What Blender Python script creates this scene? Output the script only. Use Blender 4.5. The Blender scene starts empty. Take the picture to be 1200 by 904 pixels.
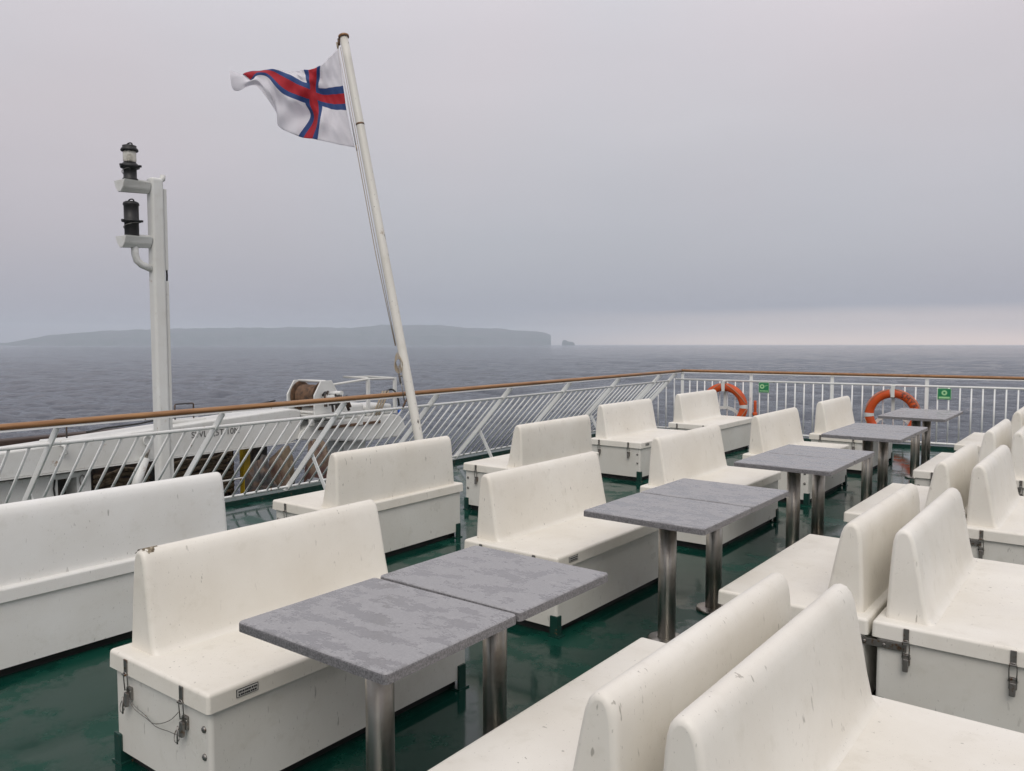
import bpy, bmesh, math, random
from mathutils import Vector, Matrix, noise
random.seed(7)
R = math.radians
S = bpy.context.scene
COL = S.collection

# ------------------------------------------------------------------ camera
CAM_Z = 1.7014; YAW = R(37.361); PITCH = R(3.680); FPX = 953.3
cd = bpy.data.cameras.new('camera'); cam = bpy.data.objects.new('camera', cd); COL.objects.link(cam)
cd.sensor_width = 36; cd.lens = FPX / 1200 * 36; cd.clip_start = 0.05; cd.clip_end = 60000
cam.location = (0, 0, CAM_Z); cam.rotation_euler = (R(90) - PITCH, 0, YAW)
S.camera = cam
FWD = Vector((-math.sin(YAW), math.cos(YAW), 0)); RGT = Vector((math.cos(YAW), math.sin(YAW), 0))
# the ship is trimmed a little: the sea surface is tilted against the deck
TILT = R(0.72)
SEA_R = Matrix.Rotation(-TILT, 4, RGT)
SEA_N = (SEA_R @ Vector((0, 0, 1))).normalized()
SEA_H = 12.7
SEA_M = Matrix.Translation((0, 0, CAM_Z)) @ SEA_R @ Matrix.Translation((0, 0, -SEA_H))

# ------------------------------------------------------------------ world: overcast sky
SUN_EL = R(48); SUN_AZ = R(145)          # azimuth measured from +Y towards +X
wd = bpy.data.worlds.new('World'); S.world = wd; wd.use_nodes = True
nt = wd.node_tree; N = nt.nodes; Lk = nt.links
for n in list(N): N.remove(n)
def nd(tree, kind, **kw):
    n = tree.nodes.new(kind)
    for k, v in kw.items():
        if k.startswith('i_'):
            n.inputs[k[2:].replace('_', ' ')].default_value = v
        else: setattr(n, k, v)
    return n
def ramp(tree, stops, interp='EASE'):
    n = tree.nodes.new('ShaderNodeValToRGB'); cr = n.color_ramp; cr.interpolation = interp
    while len(cr.elements) > 1: cr.elements.remove(cr.elements[-1])
    cr.elements[0].position = stops[0][0]; cr.elements[0].color = (*stops[0][1], 1)
    for p, c in stops[1:]:
        e = cr.elements.new(p); e.color = (*c, 1)
    return n
out = nd(nt, 'ShaderNodeOutputWorld'); bg = nd(nt, 'ShaderNodeBackground')
tc = nd(nt, 'ShaderNodeTexCoord')
nz = nd(nt, 'ShaderNodeVectorMath', operation='NORMALIZE'); Lk.new(tc.outputs['Generated'], nz.inputs[0])
el = nd(nt, 'ShaderNodeVectorMath', operation='DOT_PRODUCT'); Lk.new(nz.outputs[0], el.inputs[0]); el.inputs[1].default_value = SEA_N
# cloud base undulation (stretched along the horizon)
mp = nd(nt, 'ShaderNodeMapping'); mp.inputs['Scale'].default_value = (1.0, 1.0, 5.0); Lk.new(nz.outputs[0], mp.inputs[0])
cn = nd(nt, 'ShaderNodeTexNoise', i_Scale=2.3, i_Detail=4.0, i_Roughness=0.5); Lk.new(mp.outputs[0], cn.inputs['Vector'])
ma = nd(nt, 'ShaderNodeMath', operation='MULTIPLY_ADD'); Lk.new(cn.outputs['Fac'], ma.inputs[0]); ma.inputs[1].default_value = 0.022
Lk.new(el.outputs['Value'], ma.inputs[2])
m2 = nd(nt, 'ShaderNodeMath', operation='SUBTRACT'); Lk.new(ma.outputs[0], m2.inputs[0]); m2.inputs[1].default_value = 0.011
SKY = ramp(nt, [(0.0, (.335, .342, .382)), (0.045, (.33, .336, .376)), (0.106, (.388, .39, .418)),
                (0.25, (.478, .475, .495)), (0.39, (.555, .552, .578)), (1.0, (.78, .775, .79))], 'LINEAR')
Lk.new(m2.outputs[0], SKY.inputs[0])
# clearing under the cloud edge towards the starboard quarter
gap = ramp(nt, [(0.0, (1, 1, 1)), (0.002, (1, 1, 1)), (0.016, (.55, .55, .55)), (0.042, (0, 0, 0)), (1.0, (0, 0, 0))], 'LINEAR'); Lk.new(m2.outputs[0], gap.inputs[0])
az = nd(nt, 'ShaderNodeVectorMath', operation='DOT_PRODUCT'); Lk.new(nz.outputs[0], az.inputs[0]); az.inputs[1].default_value = RGT
azr = nd(nt, 'ShaderNodeMapRange', interpolation_type='SMOOTHSTEP'); Lk.new(az.outputs['Value'], azr.inputs[0]); azr.inputs[1].default_value = -.08; azr.inputs[2].default_value = .30
gm = nd(nt, 'ShaderNodeMath', operation='MULTIPLY'); Lk.new(gap.outputs[0], gm.inputs[0]); Lk.new(azr.outputs[0], gm.inputs[1])
sg = nd(nt, 'ShaderNodeMix', data_type='RGBA'); Lk.new(gm.outputs[0], sg.inputs[0]); Lk.new(SKY.outputs[0], sg.inputs[6]); sg.inputs[7].default_value = (1.30, 1.02, .82, 1)
sky = nd(nt, 'ShaderNodeTexSky'); sky.sky_type = 'NISHITA'; sky.sun_disc = False
sky.sun_elevation = SUN_EL; sky.sun_rotation = SUN_AZ; sky.air_density = 1.0; sky.dust_density = 4.0
sk = nd(nt, 'ShaderNodeVectorMath', operation='SCALE'); sk.inputs['Scale'].default_value = 0.08; Lk.new(sky.outputs[0], sk.inputs[0])
mx = nd(nt, 'ShaderNodeMix', data_type='RGBA'); mx.inputs[0].default_value = 0.94
Lk.new(sk.outputs[0], mx.inputs[6]); Lk.new(sg.outputs[2], mx.inputs[7])
big = nd(nt, 'ShaderNodeTexNoise', i_Scale=1.6, i_Detail=3.0); Lk.new(mp.outputs[0], big.inputs['Vector'])
bm_ = nd(nt, 'ShaderNodeMapRange'); Lk.new(big.outputs['Fac'], bm_.inputs[0]); bm_.inputs[3].default_value = .92; bm_.inputs[4].default_value = 1.08
sc = nd(nt, 'ShaderNodeVectorMath', operation='SCALE'); Lk.new(mx.outputs[2], sc.inputs[0]); Lk.new(bm_.outputs[0], sc.inputs['Scale'])
# faint warm and cool drifts in the cloud
hn = nd(nt, 'ShaderNodeTexNoise', i_Scale=1.9, i_Detail=2.0); Lk.new(nz.outputs[0], hn.inputs['Vector'])
hm = nd(nt, 'ShaderNodeMapRange'); Lk.new(hn.outputs['Fac'], hm.inputs[0]); hm.inputs[1].default_value = .38; hm.inputs[2].default_value = .62
hc = nd(nt, 'ShaderNodeMix', data_type='RGBA'); Lk.new(hm.outputs[0], hc.inputs[0]); hc.inputs[6].default_value = (1.015, 1.02, 1.035, 1); hc.inputs[7].default_value = (1.095, 1.02, 1.025, 1)
hx = nd(nt, 'ShaderNodeVectorMath', operation='MULTIPLY'); Lk.new(sc.outputs[0], hx.inputs[0]); Lk.new(hc.outputs[2], hx.inputs[1])
Lk.new(hx.outputs[0], bg.inputs['Color']); bg.inputs['Strength'].default_value = 1.0
Lk.new(bg.outputs[0], out.inputs['Surface'])

sd = bpy.data.lights.new('sun', 'SUN'); sun = bpy.data.objects.new('sun', sd); COL.objects.link(sun)
sd.energy = 1.05; sd.angle = R(35); sd.color = (1.0, .95, .88)
sv = Vector((math.sin(SUN_AZ) * math.cos(SUN_EL), math.cos(SUN_AZ) * math.cos(SUN_EL), math.sin(SUN_EL)))
sun.rotation_euler = (-sv).to_track_quat('-Z', 'Y').to_euler(); sun.location = (20, -20, 40)
S.view_settings.view_transform = 'Standard'; S.view_settings.look = 'None'
S.view_settings.exposure = 0.3; S.view_settings.gamma = 1.0; S.view_settings.use_curve_mapping = False
S.cycles.volume_bounces = 2

# ------------------------------------------------------------------ helpers
def tag(o, label=None, cat=None, group=None, kind=None):
    if label: o['label'] = label
    if cat: o['category'] = cat
    if group: o['group'] = group
    if kind: o['kind'] = kind
    return o
def me_from(bm, name, mat, smooth=False):
    m = bpy.data.meshes.new(name); bm.normal_update(); bm.to_mesh(m); bm.free()
    for mm in (mat if isinstance(mat, (list, tuple)) else [mat]): m.materials.append(mm)
    if smooth:
        for p in m.polygons: p.use_smooth = True
        m.set_sharp_from_angle(angle=R(42))
    return m
def put(name, mesh, parent=None, loc=(0, 0, 0), rot=(0, 0, 0)):
    o = bpy.data.objects.new(name, mesh); COL.objects.link(o); o.location = loc; o.rotation_euler = rot
    if parent: o.parent = parent
    return o
def empty(name, loc=(0, 0, 0), rz=0):
    o = bpy.data.objects.new(name, None); COL.objects.link(o); o.location = loc; o.rotation_euler = (0, 0, rz)
    o.empty_display_size = .1
    return o
def box(bm, x0, x1, y0, y1, z0, z1, bev=0, seg=2, rotm=None):
    r = bmesh.ops.create_cube(bm, size=1.0)
    vs = r['verts']
    M = Matrix.Translation(((x0 + x1) / 2, (y0 + y1) / 2, (z0 + z1) / 2)) @ Matrix.Diagonal((x1 - x0, y1 - y0, z1 - z0, 1))
    if rotm is not None: M = rotm @ M
    bmesh.ops.transform(bm, matrix=M, verts=vs)
    if bev:
        es = list({e for v in vs for e in v.link_edges})
        bmesh.ops.bevel(bm, geom=es, offset=bev, segments=seg, profile=.5, affect='EDGES')
def boxm(name, mat, *a, bev=0, seg=2):
    bm = bmesh.new(); box(bm, *a, bev=bev, seg=seg); return me_from(bm, name, mat, smooth=False)
def frame_for(d):
    d = d.normalized(); up = Vector((0, 0, 1)) if abs(d.z) < .95 else Vector((1, 0, 0))
    a = d.cross(up).normalized(); return a, a.cross(d).normalized()
def tube(bm, pts, r, seg=10, caps=True):
    pts = [Vector(p) for p in pts]; rings = []
    rs = r if isinstance(r, (list, tuple)) else [r] * len(pts)
    a = None
    for i, p in enumerate(pts):
        d = (pts[min(i + 1, len(pts) - 1)] - pts[max(i - 1, 0)]).normalized()
        if a is None: a, b = frame_for(d)
        else:
            a = (a - d * a.dot(d)).normalized()
            b = a.cross(d).normalized()
        rings.append([bm.verts.new(p + (a * math.cos(t) + b * math.sin(t)) * rs[i]) for t in [2 * math.pi * k / seg for k in range(seg)]])
    for i in range(len(rings) - 1):
        for k in range(seg):
            f = bm.faces.new((rings[i][k], rings[i][(k + 1) % seg], rings[i + 1][(k + 1) % seg], rings[i + 1][k])); f.smooth = True
    if caps:
        try: bm.faces.new(rings[0][::-1]); bm.faces.new(rings[-1])
        except ValueError: pass
    bmesh.ops.recalc_face_normals(bm, faces=bm.faces)
def tubem(name, mat, pts, r, seg=10):
    bm = bmesh.new(); tube(bm, pts, r, seg); return me_from(bm, name, mat)
def lathe(bm, prof, seg=28, c=(0, 0, 0), axis=None):
    rings = []
    for r, z in prof:
        rings.append([bm.verts.new((c[0] + r * math.cos(2 * math.pi * k / seg), c[1] + r * math.sin(2 * math.pi * k / seg), c[2] + z)) for k in range(seg)])
    for i in range(len(rings) - 1):
        for k in range(seg):
            f = bm.faces.new((rings[i][k], rings[i][(k + 1) % seg], rings[i + 1][(k + 1) % seg], rings[i + 1][k])); f.smooth = True
    bm.faces.new(rings[0][::-1]); bm.faces.new(rings[-1])
def lathem(name, mat, prof, seg=28, c=(0, 0, 0)):
    bm = bmesh.new(); lathe(bm, prof, seg, c); return me_from(bm, name, mat)
def text_mesh(body, size, mat, depth=0.001):
    cu = bpy.data.curves.new('lettering', 'FONT'); cu.body = body; cu.size = size; cu.extrude = depth
    cu.align_x = 'CENTER'; cu.align_y = 'CENTER'
    o = bpy.data.objects.new('lettering', cu); COL.objects.link(o)
    bpy.context.view_layer.update()
    dg = bpy.context.evaluated_depsgraph_get()
    m = bpy.data.meshes.new_from_object(o.evaluated_get(dg))
    bpy.data.objects.remove(o); bpy.data.curves.remove(cu)
    m.materials.clear(); m.materials.append(mat)
    return m

# ------------------------------------------------------------------ materials
def new_mat(name):
    m = bpy.data.materials.new(name); m.use_nodes = True
    t = m.node_tree; b = t.nodes['Principled BSDF']
    return m, t, b
def setc(b, col, rough=.5, metal=0, **kw):
    b.inputs['Base Color'].default_value = (*col, 1); b.inputs['Roughness'].default_value = rough; b.inputs['Metallic'].default_value = metal
    for k, v in kw.items(): b.inputs[k.replace('_', ' ')].default_value = v
def coords(t, scale=(1, 1, 1), rand=True):
    tc = nd(t, 'ShaderNodeTexCoord'); mp = nd(t, 'ShaderNodeMapping'); mp.inputs['Scale'].default_value = scale
    t.links.new(tc.outputs['Object'], mp.inputs[0])
    if rand:
        oi = nd(t, 'ShaderNodeObjectInfo'); mu = nd(t, 'ShaderNodeMath', operation='MULTIPLY'); mu.inputs[1].default_value = 57.0
        t.links.new(oi.outputs['Random'], mu.inputs[0]); t.links.new(mu.outputs[0], mp.inputs['Location'])
    return mp.outputs[0]
def noise_n(t, vec, scale, detail=3, rough=.55):
    n = nd(t, 'ShaderNodeTexNoise', i_Scale=scale, i_Detail=float(detail), i_Roughness=rough); t.links.new(vec, n.inputs['Vector']); return n.outputs['Fac']
def mrange(t, v, a, b, c, d):
    n = nd(t, 'ShaderNodeMapRange'); t.links.new(v, n.inputs[0])
    for i, x in enumerate((a, b, c, d)): n.inputs[i + 1].default_value = x
    return n.outputs[0]
def mixc(t, fac, a, b):
    n = nd(t, 'ShaderNodeMix', data_type='RGBA')
    if isinstance(fac, float): n.inputs[0].default_value = fac
    else: t.links.new(fac, n.inputs[0])
    for i, x in ((6, a), (7, b)):
        if isinstance(x, tuple): n.inputs[i].default_value = (*x, 1)
        else: t.links.new(x, n.inputs[i])
    return n.outputs[2]
def bump(t, b, h, strength, dist):
    n = nd(t, 'ShaderNodeBump', i_Strength=strength, i_Distance=dist); t.links.new(h, n.inputs['Height']); t.links.new(n.outputs[0], b.inputs['Normal'])
def worn(name, col, dark, rough=.42, scuff=.35, rust=None, scale=1.0):
    """painted / moulded surface with soft dirt, scuffs and optional rust"""
    m, t, b = new_mat(name)
    v1 = coords(t); v2 = coords(t, (46 * scale, 46 * scale, 12 * scale)); v3 = coords(t, (130 * scale, 130 * scale, 60 * scale))
    big = mrange(t, noise_n(t, v1, 2.2 * scale, 5, .6), .35, .7, 0, 1)
    c = mixc(t, big, col, tuple(x * y for x, y in zip(col, (.90, .885, .86))))
    grime = mrange(t, noise_n(t, v1, 9 * scale, 6, .65), .56, .75, 0, .5)
    c = mixc(t, grime, c, tuple(x * y for x, y in zip(col, (.76, .74, .69))))
    msk = mrange(t, noise_n(t, v1, 3.1 * scale, 2, .5), .36, .58, .15, 1)
    def masked(fac):
        q = nd(t, 'ShaderNodeMath', operation='MULTIPLY'); t.links.new(fac, q.inputs[0]); t.links.new(msk, q.inputs[1]); return q.outputs[0]
    sc_ = mrange(t, noise_n(t, v2, 1.0, 2, .55), .688, .735, 0, scuff * 1.6)
    c = mixc(t, masked(sc_), c, dark)
    sp = mrange(t, noise_n(t, v3, 1.0, 2, .5), .69, .73, 0, scuff)
    c = mixc(t, masked(sp), c, dark)
    if rust:
        rs = mrange(t, noise_n(t, v1, 6 * scale, 5, .7), .66, .72, 0, .85)
        c = mixc(t, rs, c, rust)
    t.links.new(c, b.inputs['Base Color'])
    t.links.new(mrange(t, noise_n(t, v1, 5 * scale, 4), .3, .7, rough - .1, rough + .14), b.inputs['Roughness'])
    bump(t, b, noise_n(t, v1, 38 * scale, 3), .05, .004)
    return m
M = {}
M['cream'] = worn('cream_gelcoat', (.78, .752, .68), (.16, .14, .11))
M['ivory'] = worn('ivory_gelcoat', (.79, .765, .70), (.17, .15, .12))
M['white'] = worn('white_gelcoat', (.78, .78, .755), (.2, .19, .17))
M['boxwhite'] = worn('box_gelcoat', (.70, .69, .645), (.2, .19, .17), rough=.36)
M['steelwhite'] = worn('white_marine_paint', (.70, .71, .69), (.25, .2, .15), rough=.38, scuff=.3, rust=(.34, .24, .16))
M['railwhite'] = worn('rail_paint', (.86, .875, .865), (.3, .2, .12), rough=.36, scuff=.55, scale=.6)
M['polewhite'] = worn('pole_paint', (.70, .69, .64), (.06, .05, .045), rough=.4, scuff=.75, scale=.5, rust=(.36, .29, .20))
m, t, b = new_mat('chipped_patch'); setc(b, (.20, .155, .09), .8); M['chip'] = m
v = coords(t); t.links.new(mixc(t, mrange(t, noise_n(t, v, 60, 4), .4, .62, 0, 1), (.10, .075, .045), (.36, .31, .22)), b.inputs['Base Color'])
# wet green deck paint
m, t, b = new_mat('green_deck_paint'); M['deck'] = m
v = coords(t, rand=False)
big = noise_n(t, v, .55, 4, .6); mid = noise_n(t, v, 2.2, 6, .62)
wet = mrange(t, mid, .42, .50, 0, 1)
c = mixc(t, mrange(t, noise_n(t, v, 1.3, 5), .35, .7, 0, 1), (.004, .044, .030), (.006, .056, .039))
c = mixc(t, mrange(t, noise_n(t, v, 24, 4, .7), .62, .75, 0, .35), c, (.025, .065, .052))
c = mixc(t, wet, c, (.003, .034, .024))
t.links.new(c, b.inputs['Base Color'])
t.links.new(mrange(t, wet, 0, 1, .32, .10), b.inputs['Roughness']); t.links.new(mrange(t, wet, 0, 1, .14, .5), b.inputs['Specular IOR Level'])
seam = nd(t, 'ShaderNodeTexBrick'); seam.offset = 0.0
bp = nd(t, 'ShaderNodeBump', i_Strength=.22, i_Distance=.006)
hh = nd(t, 'ShaderNodeMath', operation='ADD'); t.links.new(noise_n(t, v, 3.2, 3), hh.inputs[0])
h2 = nd(t, 'ShaderNodeMath', operation='MULTIPLY'); t.links.new(noise_n(t, v, 90, 2), h2.inputs[0])
t.links.new(mrange(t, wet, 0, 1, .08, .0), h2.inputs[1]); t.links.new(h2.outputs[0], hh.inputs[1])
t.links.new(hh.outputs[0], bp.inputs['Height']); t.links.new(bp.outputs[0], b.inputs['Normal'])
t.nodes.remove(seam)
m, t, b = new_mat('dark_green_paint'); setc(b, (.008, .042, .032), .3); M['dgreen'] = m
v = coords(t); t.links.new(mixc(t, mrange(t, noise_n(t, v, 28, 4), .64, .69, 0, 1), (.008, .042, .032), (.16, .09, .045)), b.inputs['Base Color'])
m, t, b = new_mat('rubber_black'); setc(b, (.012, .013, .013), .55); M['black'] = m
# stone grey wet table laminate
m, t, b = new_mat('grey_table_laminate'); M['table'] = m
v = coords(t)
bl = noise_n(t, coords(t, (1.0, 1.7, 1.0)), 7.0, 11, .74)
wet = mrange(t, bl, .465, .51, 1, 0)
c = mixc(t, mrange(t, noise_n(t, v, 150, 2), .3, .7, 0, 1), (.255, .254, .262), (.345, .343, .350))
c = mixc(t, mrange(t, noise_n(t, v, 16, 6, .75), .56, .72, 0, .6), c, (.40, .395, .395))
c = mixc(t, wet, c, mixc(t, mrange(t, noise_n(t, v, 150, 2), .3, .7, 0, 1), (.188, .186, .193), (.24, .238, .245)))
t.links.new(c, b.inputs['Base Color'])
t.links.new(mrange(t, wet, 0, 1, .46, .14), b.inputs['Roughness'])
bump(t, b, noise_n(t, v, 170, 2), .12, .0015)
m, t, b = new_mat('grey_table_edge'); M['tedge'] = m
v = coords(t); t.links.new(mixc(t, mrange(t, noise_n(t, v, 160, 2), .4, .6, 0, 1), (.11, .107, .113), (.215, .21, .215)), b.inputs['Base Color']); b.inputs['Roughness'].default_value = .5
m, t, b = new_mat('brushed_steel'); setc(b, (.5, .48, .45), .3, 1.0, Anisotropic=.85, Anisotropic_Rotation=.25); tg = nd(t, 'ShaderNodeTangent', direction_type='RADIAL', axis='Z'); t.links.new(tg.outputs[0], b.inputs['Tangent']); M['steel'] = m
v = coords(t, (60, 60, .8)); t.links.new(mrange(t, noise_n(t, v, 1.0, 3), .3, .7, .26, .42), b.inputs['Roughness'])
v1 = coords(t); t.links.new(mixc(t, mrange(t, noise_n(t, v1, 4, 5), .45, .7, 0, 1), (.44, .42, .385), (.27, .235, .19)), b.inputs['Base Color'])
m, t, b = new_mat('dull_steel'); setc(b, (.24, .23, .215), .42, .9); M['latch'] = m
v1 = coords(t); t.links.new(mixc(t, mrange(t, noise_n(t, v1, 50, 4), .55, .7, 0, 1), (.26, .25, .235), (.17, .09, .045)), b.inputs['Base Color'])
m, t, b = new_mat('varnished_wood'); M['wood'] = m
v = coords(t, (14, .9, 14), rand=False); v1 = coords(t, rand=False)
g = noise_n(t, v, 3.0, 6, .6)
c = mixc(t, mrange(t, g, .35, .66, 0, 1), (.36, .185, .070), (.19, .085, .032))
c = mixc(t, mrange(t, noise_n(t, v1, 1.3, 5, .7), .55, .68, 0, .75), c, (.20, .155, .12))
t.links.new(c, b.inputs['Base Color']); b.inputs['Roughness'].default_value = .42
m, t, b = new_mat('orange_buoy'); setc(b, (.62, .115, .012), .5); M['orange'] = m
v = coords(t); t.links.new(mixc(t, mrange(t, noise_n(t, v, 7, 5), .4, .7, 0, 1), (.60, .080, .006), (.46, .055, .006)), b.inputs['Base Color'])
m, t, b = new_mat('reflective_tape'); setc(b, (.60, .60, .58), .35); M['tape'] = m
m, t, b = new_mat('rope_beige'); setc(b, (.36, .30, .22), .85); M['rope'] = m
m, t, b = new_mat('rope_brown'); M['brope'] = m
v = coords(t, (1, 1, 1)); t.links.new(mixc(t, mrange(t, noise_n(t, v, 18, 5, .7), .35, .65, 0, 1), (.07, .05, .032), (.23, .175, .11)), b.inputs['Base Color']); b.inputs['Roughness'].default_value = .85
bump(t, b, noise_n(t, v, 60, 3), .5, .01)
m, t, b = new_mat('sign_green'); setc(b, (.008, .20, .075), .4); M['sgreen'] = m
m, t, b = new_mat('sign_pale'); setc(b, (.38, .66, .34), .45); M['spale'] = m
m, t, b = new_mat('letter_black'); setc(b, (.03, .03, .032), .6); M['ink'] = m
m, t, b = new_mat('letter_grey'); setc(b, (.09, .09, .09), .6); M['greyink'] = m
m, t, b = new_mat('sticker_silver'); setc(b, (.55, .54, .5), .45); M['sticker'] = m
m, t, b = new_mat('lamp_black'); setc(b, (.008, .008, .009), .5); M['lampblack'] = m
m, t, b = new_mat('lamp_glass'); setc(b, (.80, .77, .68), .16); b.inputs['Transmission Weight'].default_value = .55; b.inputs['IOR'].default_value = 1.3; M['glass'] = m
m, t, b = new_mat('rusty_wire_drum'); M['rustrope'] = m
v = coords(t, (3, 3, 3)); t.links.new(mixc(t, mrange(t, noise_n(t, v, 5, 5), .35, .65, 0, 1), (.055, .034, .022), (.18, .10, .055)), b.inputs['Base Color']); b.inputs['Roughness'].default_value = .7
m, t, b = new_mat('yellow_paint'); setc(b, (.55, .37, .015), .45); M['yellow'] = m
v = coords(t); t.links.new(mixc(t, mrange(t, noise_n(t, v, 6, 5), .5, .7, 0, 1), (.52, .35, .015), (.3, .2, .03)), b.inputs['Base Color'])
m, t, b = new_mat('machinery_dark'); setc(b, (.03, .03, .032), .5); M['mach'] = m
v = coords(t); t.links.new(mixc(t, mrange(t, noise_n(t, v, 8, 5), .45, .65, 0, 1), (.035, .034, .034), (.11, .065, .04)), b.inputs['Base Color'])
m, t, b = new_mat('tarp_brown'); M['tarp'] = m
v = coords(t); t.links.new(mixc(t, mrange(t, noise_n(t, v, 3, 5), .4, .65, 0, 1), (.16, .12, .075), (.045, .03, .024)), b.inputs['Base Color']); b.inputs['Roughness'].default_value = .75
m, t, b = new_mat('tarp_darkred'); M['darkred'] = m
v = coords(t); t.links.new(mixc(t, mrange(t, noise_n(t, v, 4, 5), .4, .65, 0, 1), (.075, .035, .03), (.20, .15, .10)), b.inputs['Base Color']); b.inputs['Roughness'].default_value = .7
m, t, b = new_mat('tarp_grey'); setc(b, (.20, .21, .23), .6); M['tarpgrey'] = m
m, t, b = new_mat('blue_plastic'); setc(b, (.02, .10, .45), .4); M['blue'] = m
m, t, b = new_mat('dark_wood_fender'); setc(b, (.045, .026, .018), .6); M['darkwood'] = m
def cloth(name, col):
    m, t, b = new_mat(name); setc(b, col, .75); b.inputs['Sheen Weight'].default_value = .15
    # thin woven cloth lets some light through
    tr = nd(t, 'ShaderNodeBsdfTranslucent'); tr.inputs[0].default_value = (*col, 1)
    mxs = nd(t, 'ShaderNodeMixShader'); mxs.inputs[0].default_value = .5
    o = t.nodes['Material Output']
    t.links.new(b.outputs[0], mxs.inputs[1]); t.links.new(tr.outputs[0], mxs.inputs[2]); t.links.new(mxs.outputs[0], o.inputs[0])
    v = coords(t); bump(t, b, noise_n(t, v, 90, 2), .1, .003)
    return m
M['fwhite'] = cloth('flag_white', (.90, .89, .92)); M['fblue'] = cloth('flag_blue', (.06, .125, .34)); M['fred'] = cloth('flag_red', (.60, .036, .055))

# ------------------------------------------------------------------ sea, land, haze
m, t, b = new_mat('sea_water'); M['sea'] = m
setc(b, (.056, .068, .092), .07); b.inputs['IOR'].default_value = 1.333
v = coords(t, rand=False)
vs_ = nd(t, 'ShaderNodeMapping'); vs_.inputs['Rotation'].default_value = (0, 0, R(25)); vs_.inputs['Scale'].default_value = (1, 1.9, 1); t.links.new(v, vs_.inputs[0])
a1 = noise_n(t, vs_.outputs[0], .30, 5, .66); a2 = noise_n(t, vs_.outputs[0], 1.5, 5, .65)
ad = nd(t, 'ShaderNodeMath', operation='MULTIPLY_ADD'); t.links.new(a2, ad.inputs[0]); ad.inputs[1].default_value = .4; t.links.new(a1, ad.inputs[2])
bump(t, b, ad.outputs[0], 1.0, 1.3)
def build_sea():
    rnd = random.Random(3)
    comps = []
    for k in range(36):
        lam = 2.4 * (1.11 ** k)
        if lam > 75: break
        for q in range(2):
            th = R(110 + rnd.gauss(0, 38)); kk = 2 * math.pi / lam
            comps.append((lam, .0175 * lam ** .34, kk * math.cos(th), kk * math.sin(th), rnd.random() * 6.28))
    import numpy as np
    ang = []; a0 = math.atan2(FWD.y, FWD.x)
    fine = np.linspace(a0 - R(42), a0 + R(42), 760); coarse = np.linspace(a0 + R(42), a0 - R(42) + 2 * math.pi, 120)[1:-1]
    ang = np.concatenate([fine, coarse]); na = len(ang)
    r = [6.0]
    while r[-1] < 7800:
        st = .05 if r[-1] < 55 else (.0075 if r[-1] < 700 else .012)
        r.append(r[-1] * (1 + st))
    r[-1] = 7800.0; r = np.array(r); nr = len(r)
    A, Rr = np.meshgrid(ang, r); X = Rr * np.cos(A); Y = Rr * np.sin(A); Z = np.zeros_like(X)
    dr = np.gradient(r)[:, None]; da = Rr * R(84) / 760
    for lam, amp, kx, ky, ph in comps:
        wgt = np.clip((lam / np.maximum(dr, da * .6) - 2.5) / 2.0, 0, 1)
        th = kx * X + ky * Y + ph
        Z += amp * wgt * (np.sin(th) + .25 * np.cos(2 * th))
    Z *= np.clip((Rr - 20) / 40, 0, 1)
    co = np.stack([X, Y, Z], -1).reshape(-1, 3)
    i = np.arange(nr - 1)[:, None] * na; j = np.arange(na)[None, :]; j2 = (j + 1) % na
    f = np.stack([i + j, i + j2, i + na + j2, i + na + j], -1).reshape(-1, 4)[:, ::-1]
    me = bpy.data.meshes.new('sea'); me.vertices.add(len(co) + 1); 
    co = np.vstack([co, [0, 0, 0]]); me.vertices.foreach_set('co', co.ravel())
    tri = [(na * 0 + (k + 1) % na, k, len(co) - 1) for k in range(na)]
    nf = len(f); loops = np.concatenate([f.ravel(), np.array([(t_[1], t_[0], t_[2]) for t_ in tri]).ravel()])
    starts = np.concatenate([np.arange(nf) * 4, nf * 4 + np.arange(na) * 3])
    me.loops.add(len(loops)); me.loops.foreach_set('vertex_index', loops.astype('i'))
    me.polygons.add(len(starts)); me.polygons.foreach_set('loop_start', starts.astype('i'))
    me.polygons.foreach_set('use_smooth', [True] * len(starts))
    me.update(calc_edges=True); me.validate()
    me.materials.append(M['sea'])
    o = put('sea', me); o.matrix_world = SEA_M; tag(o, kind='structure')
build_sea()
m, t, b = new_mat('far_land'); setc(b, (.055, .065, .052), .9); M['land'] = m
v = coords(t, (1, 1, 4), rand=False); t.links.new(mixc(t, mrange(t, noise_n(t, v, .006, 6), .4, .65, 0, 1), (.05, .065, .045), (.085, .08, .075)), b.inputs['Base Color'])
def px_dir(px):      # azimuth of an image column at the horizon
    d = FWD * FPX + RGT * (px - 600); return d.normalized(), d.length / FPX
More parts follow.
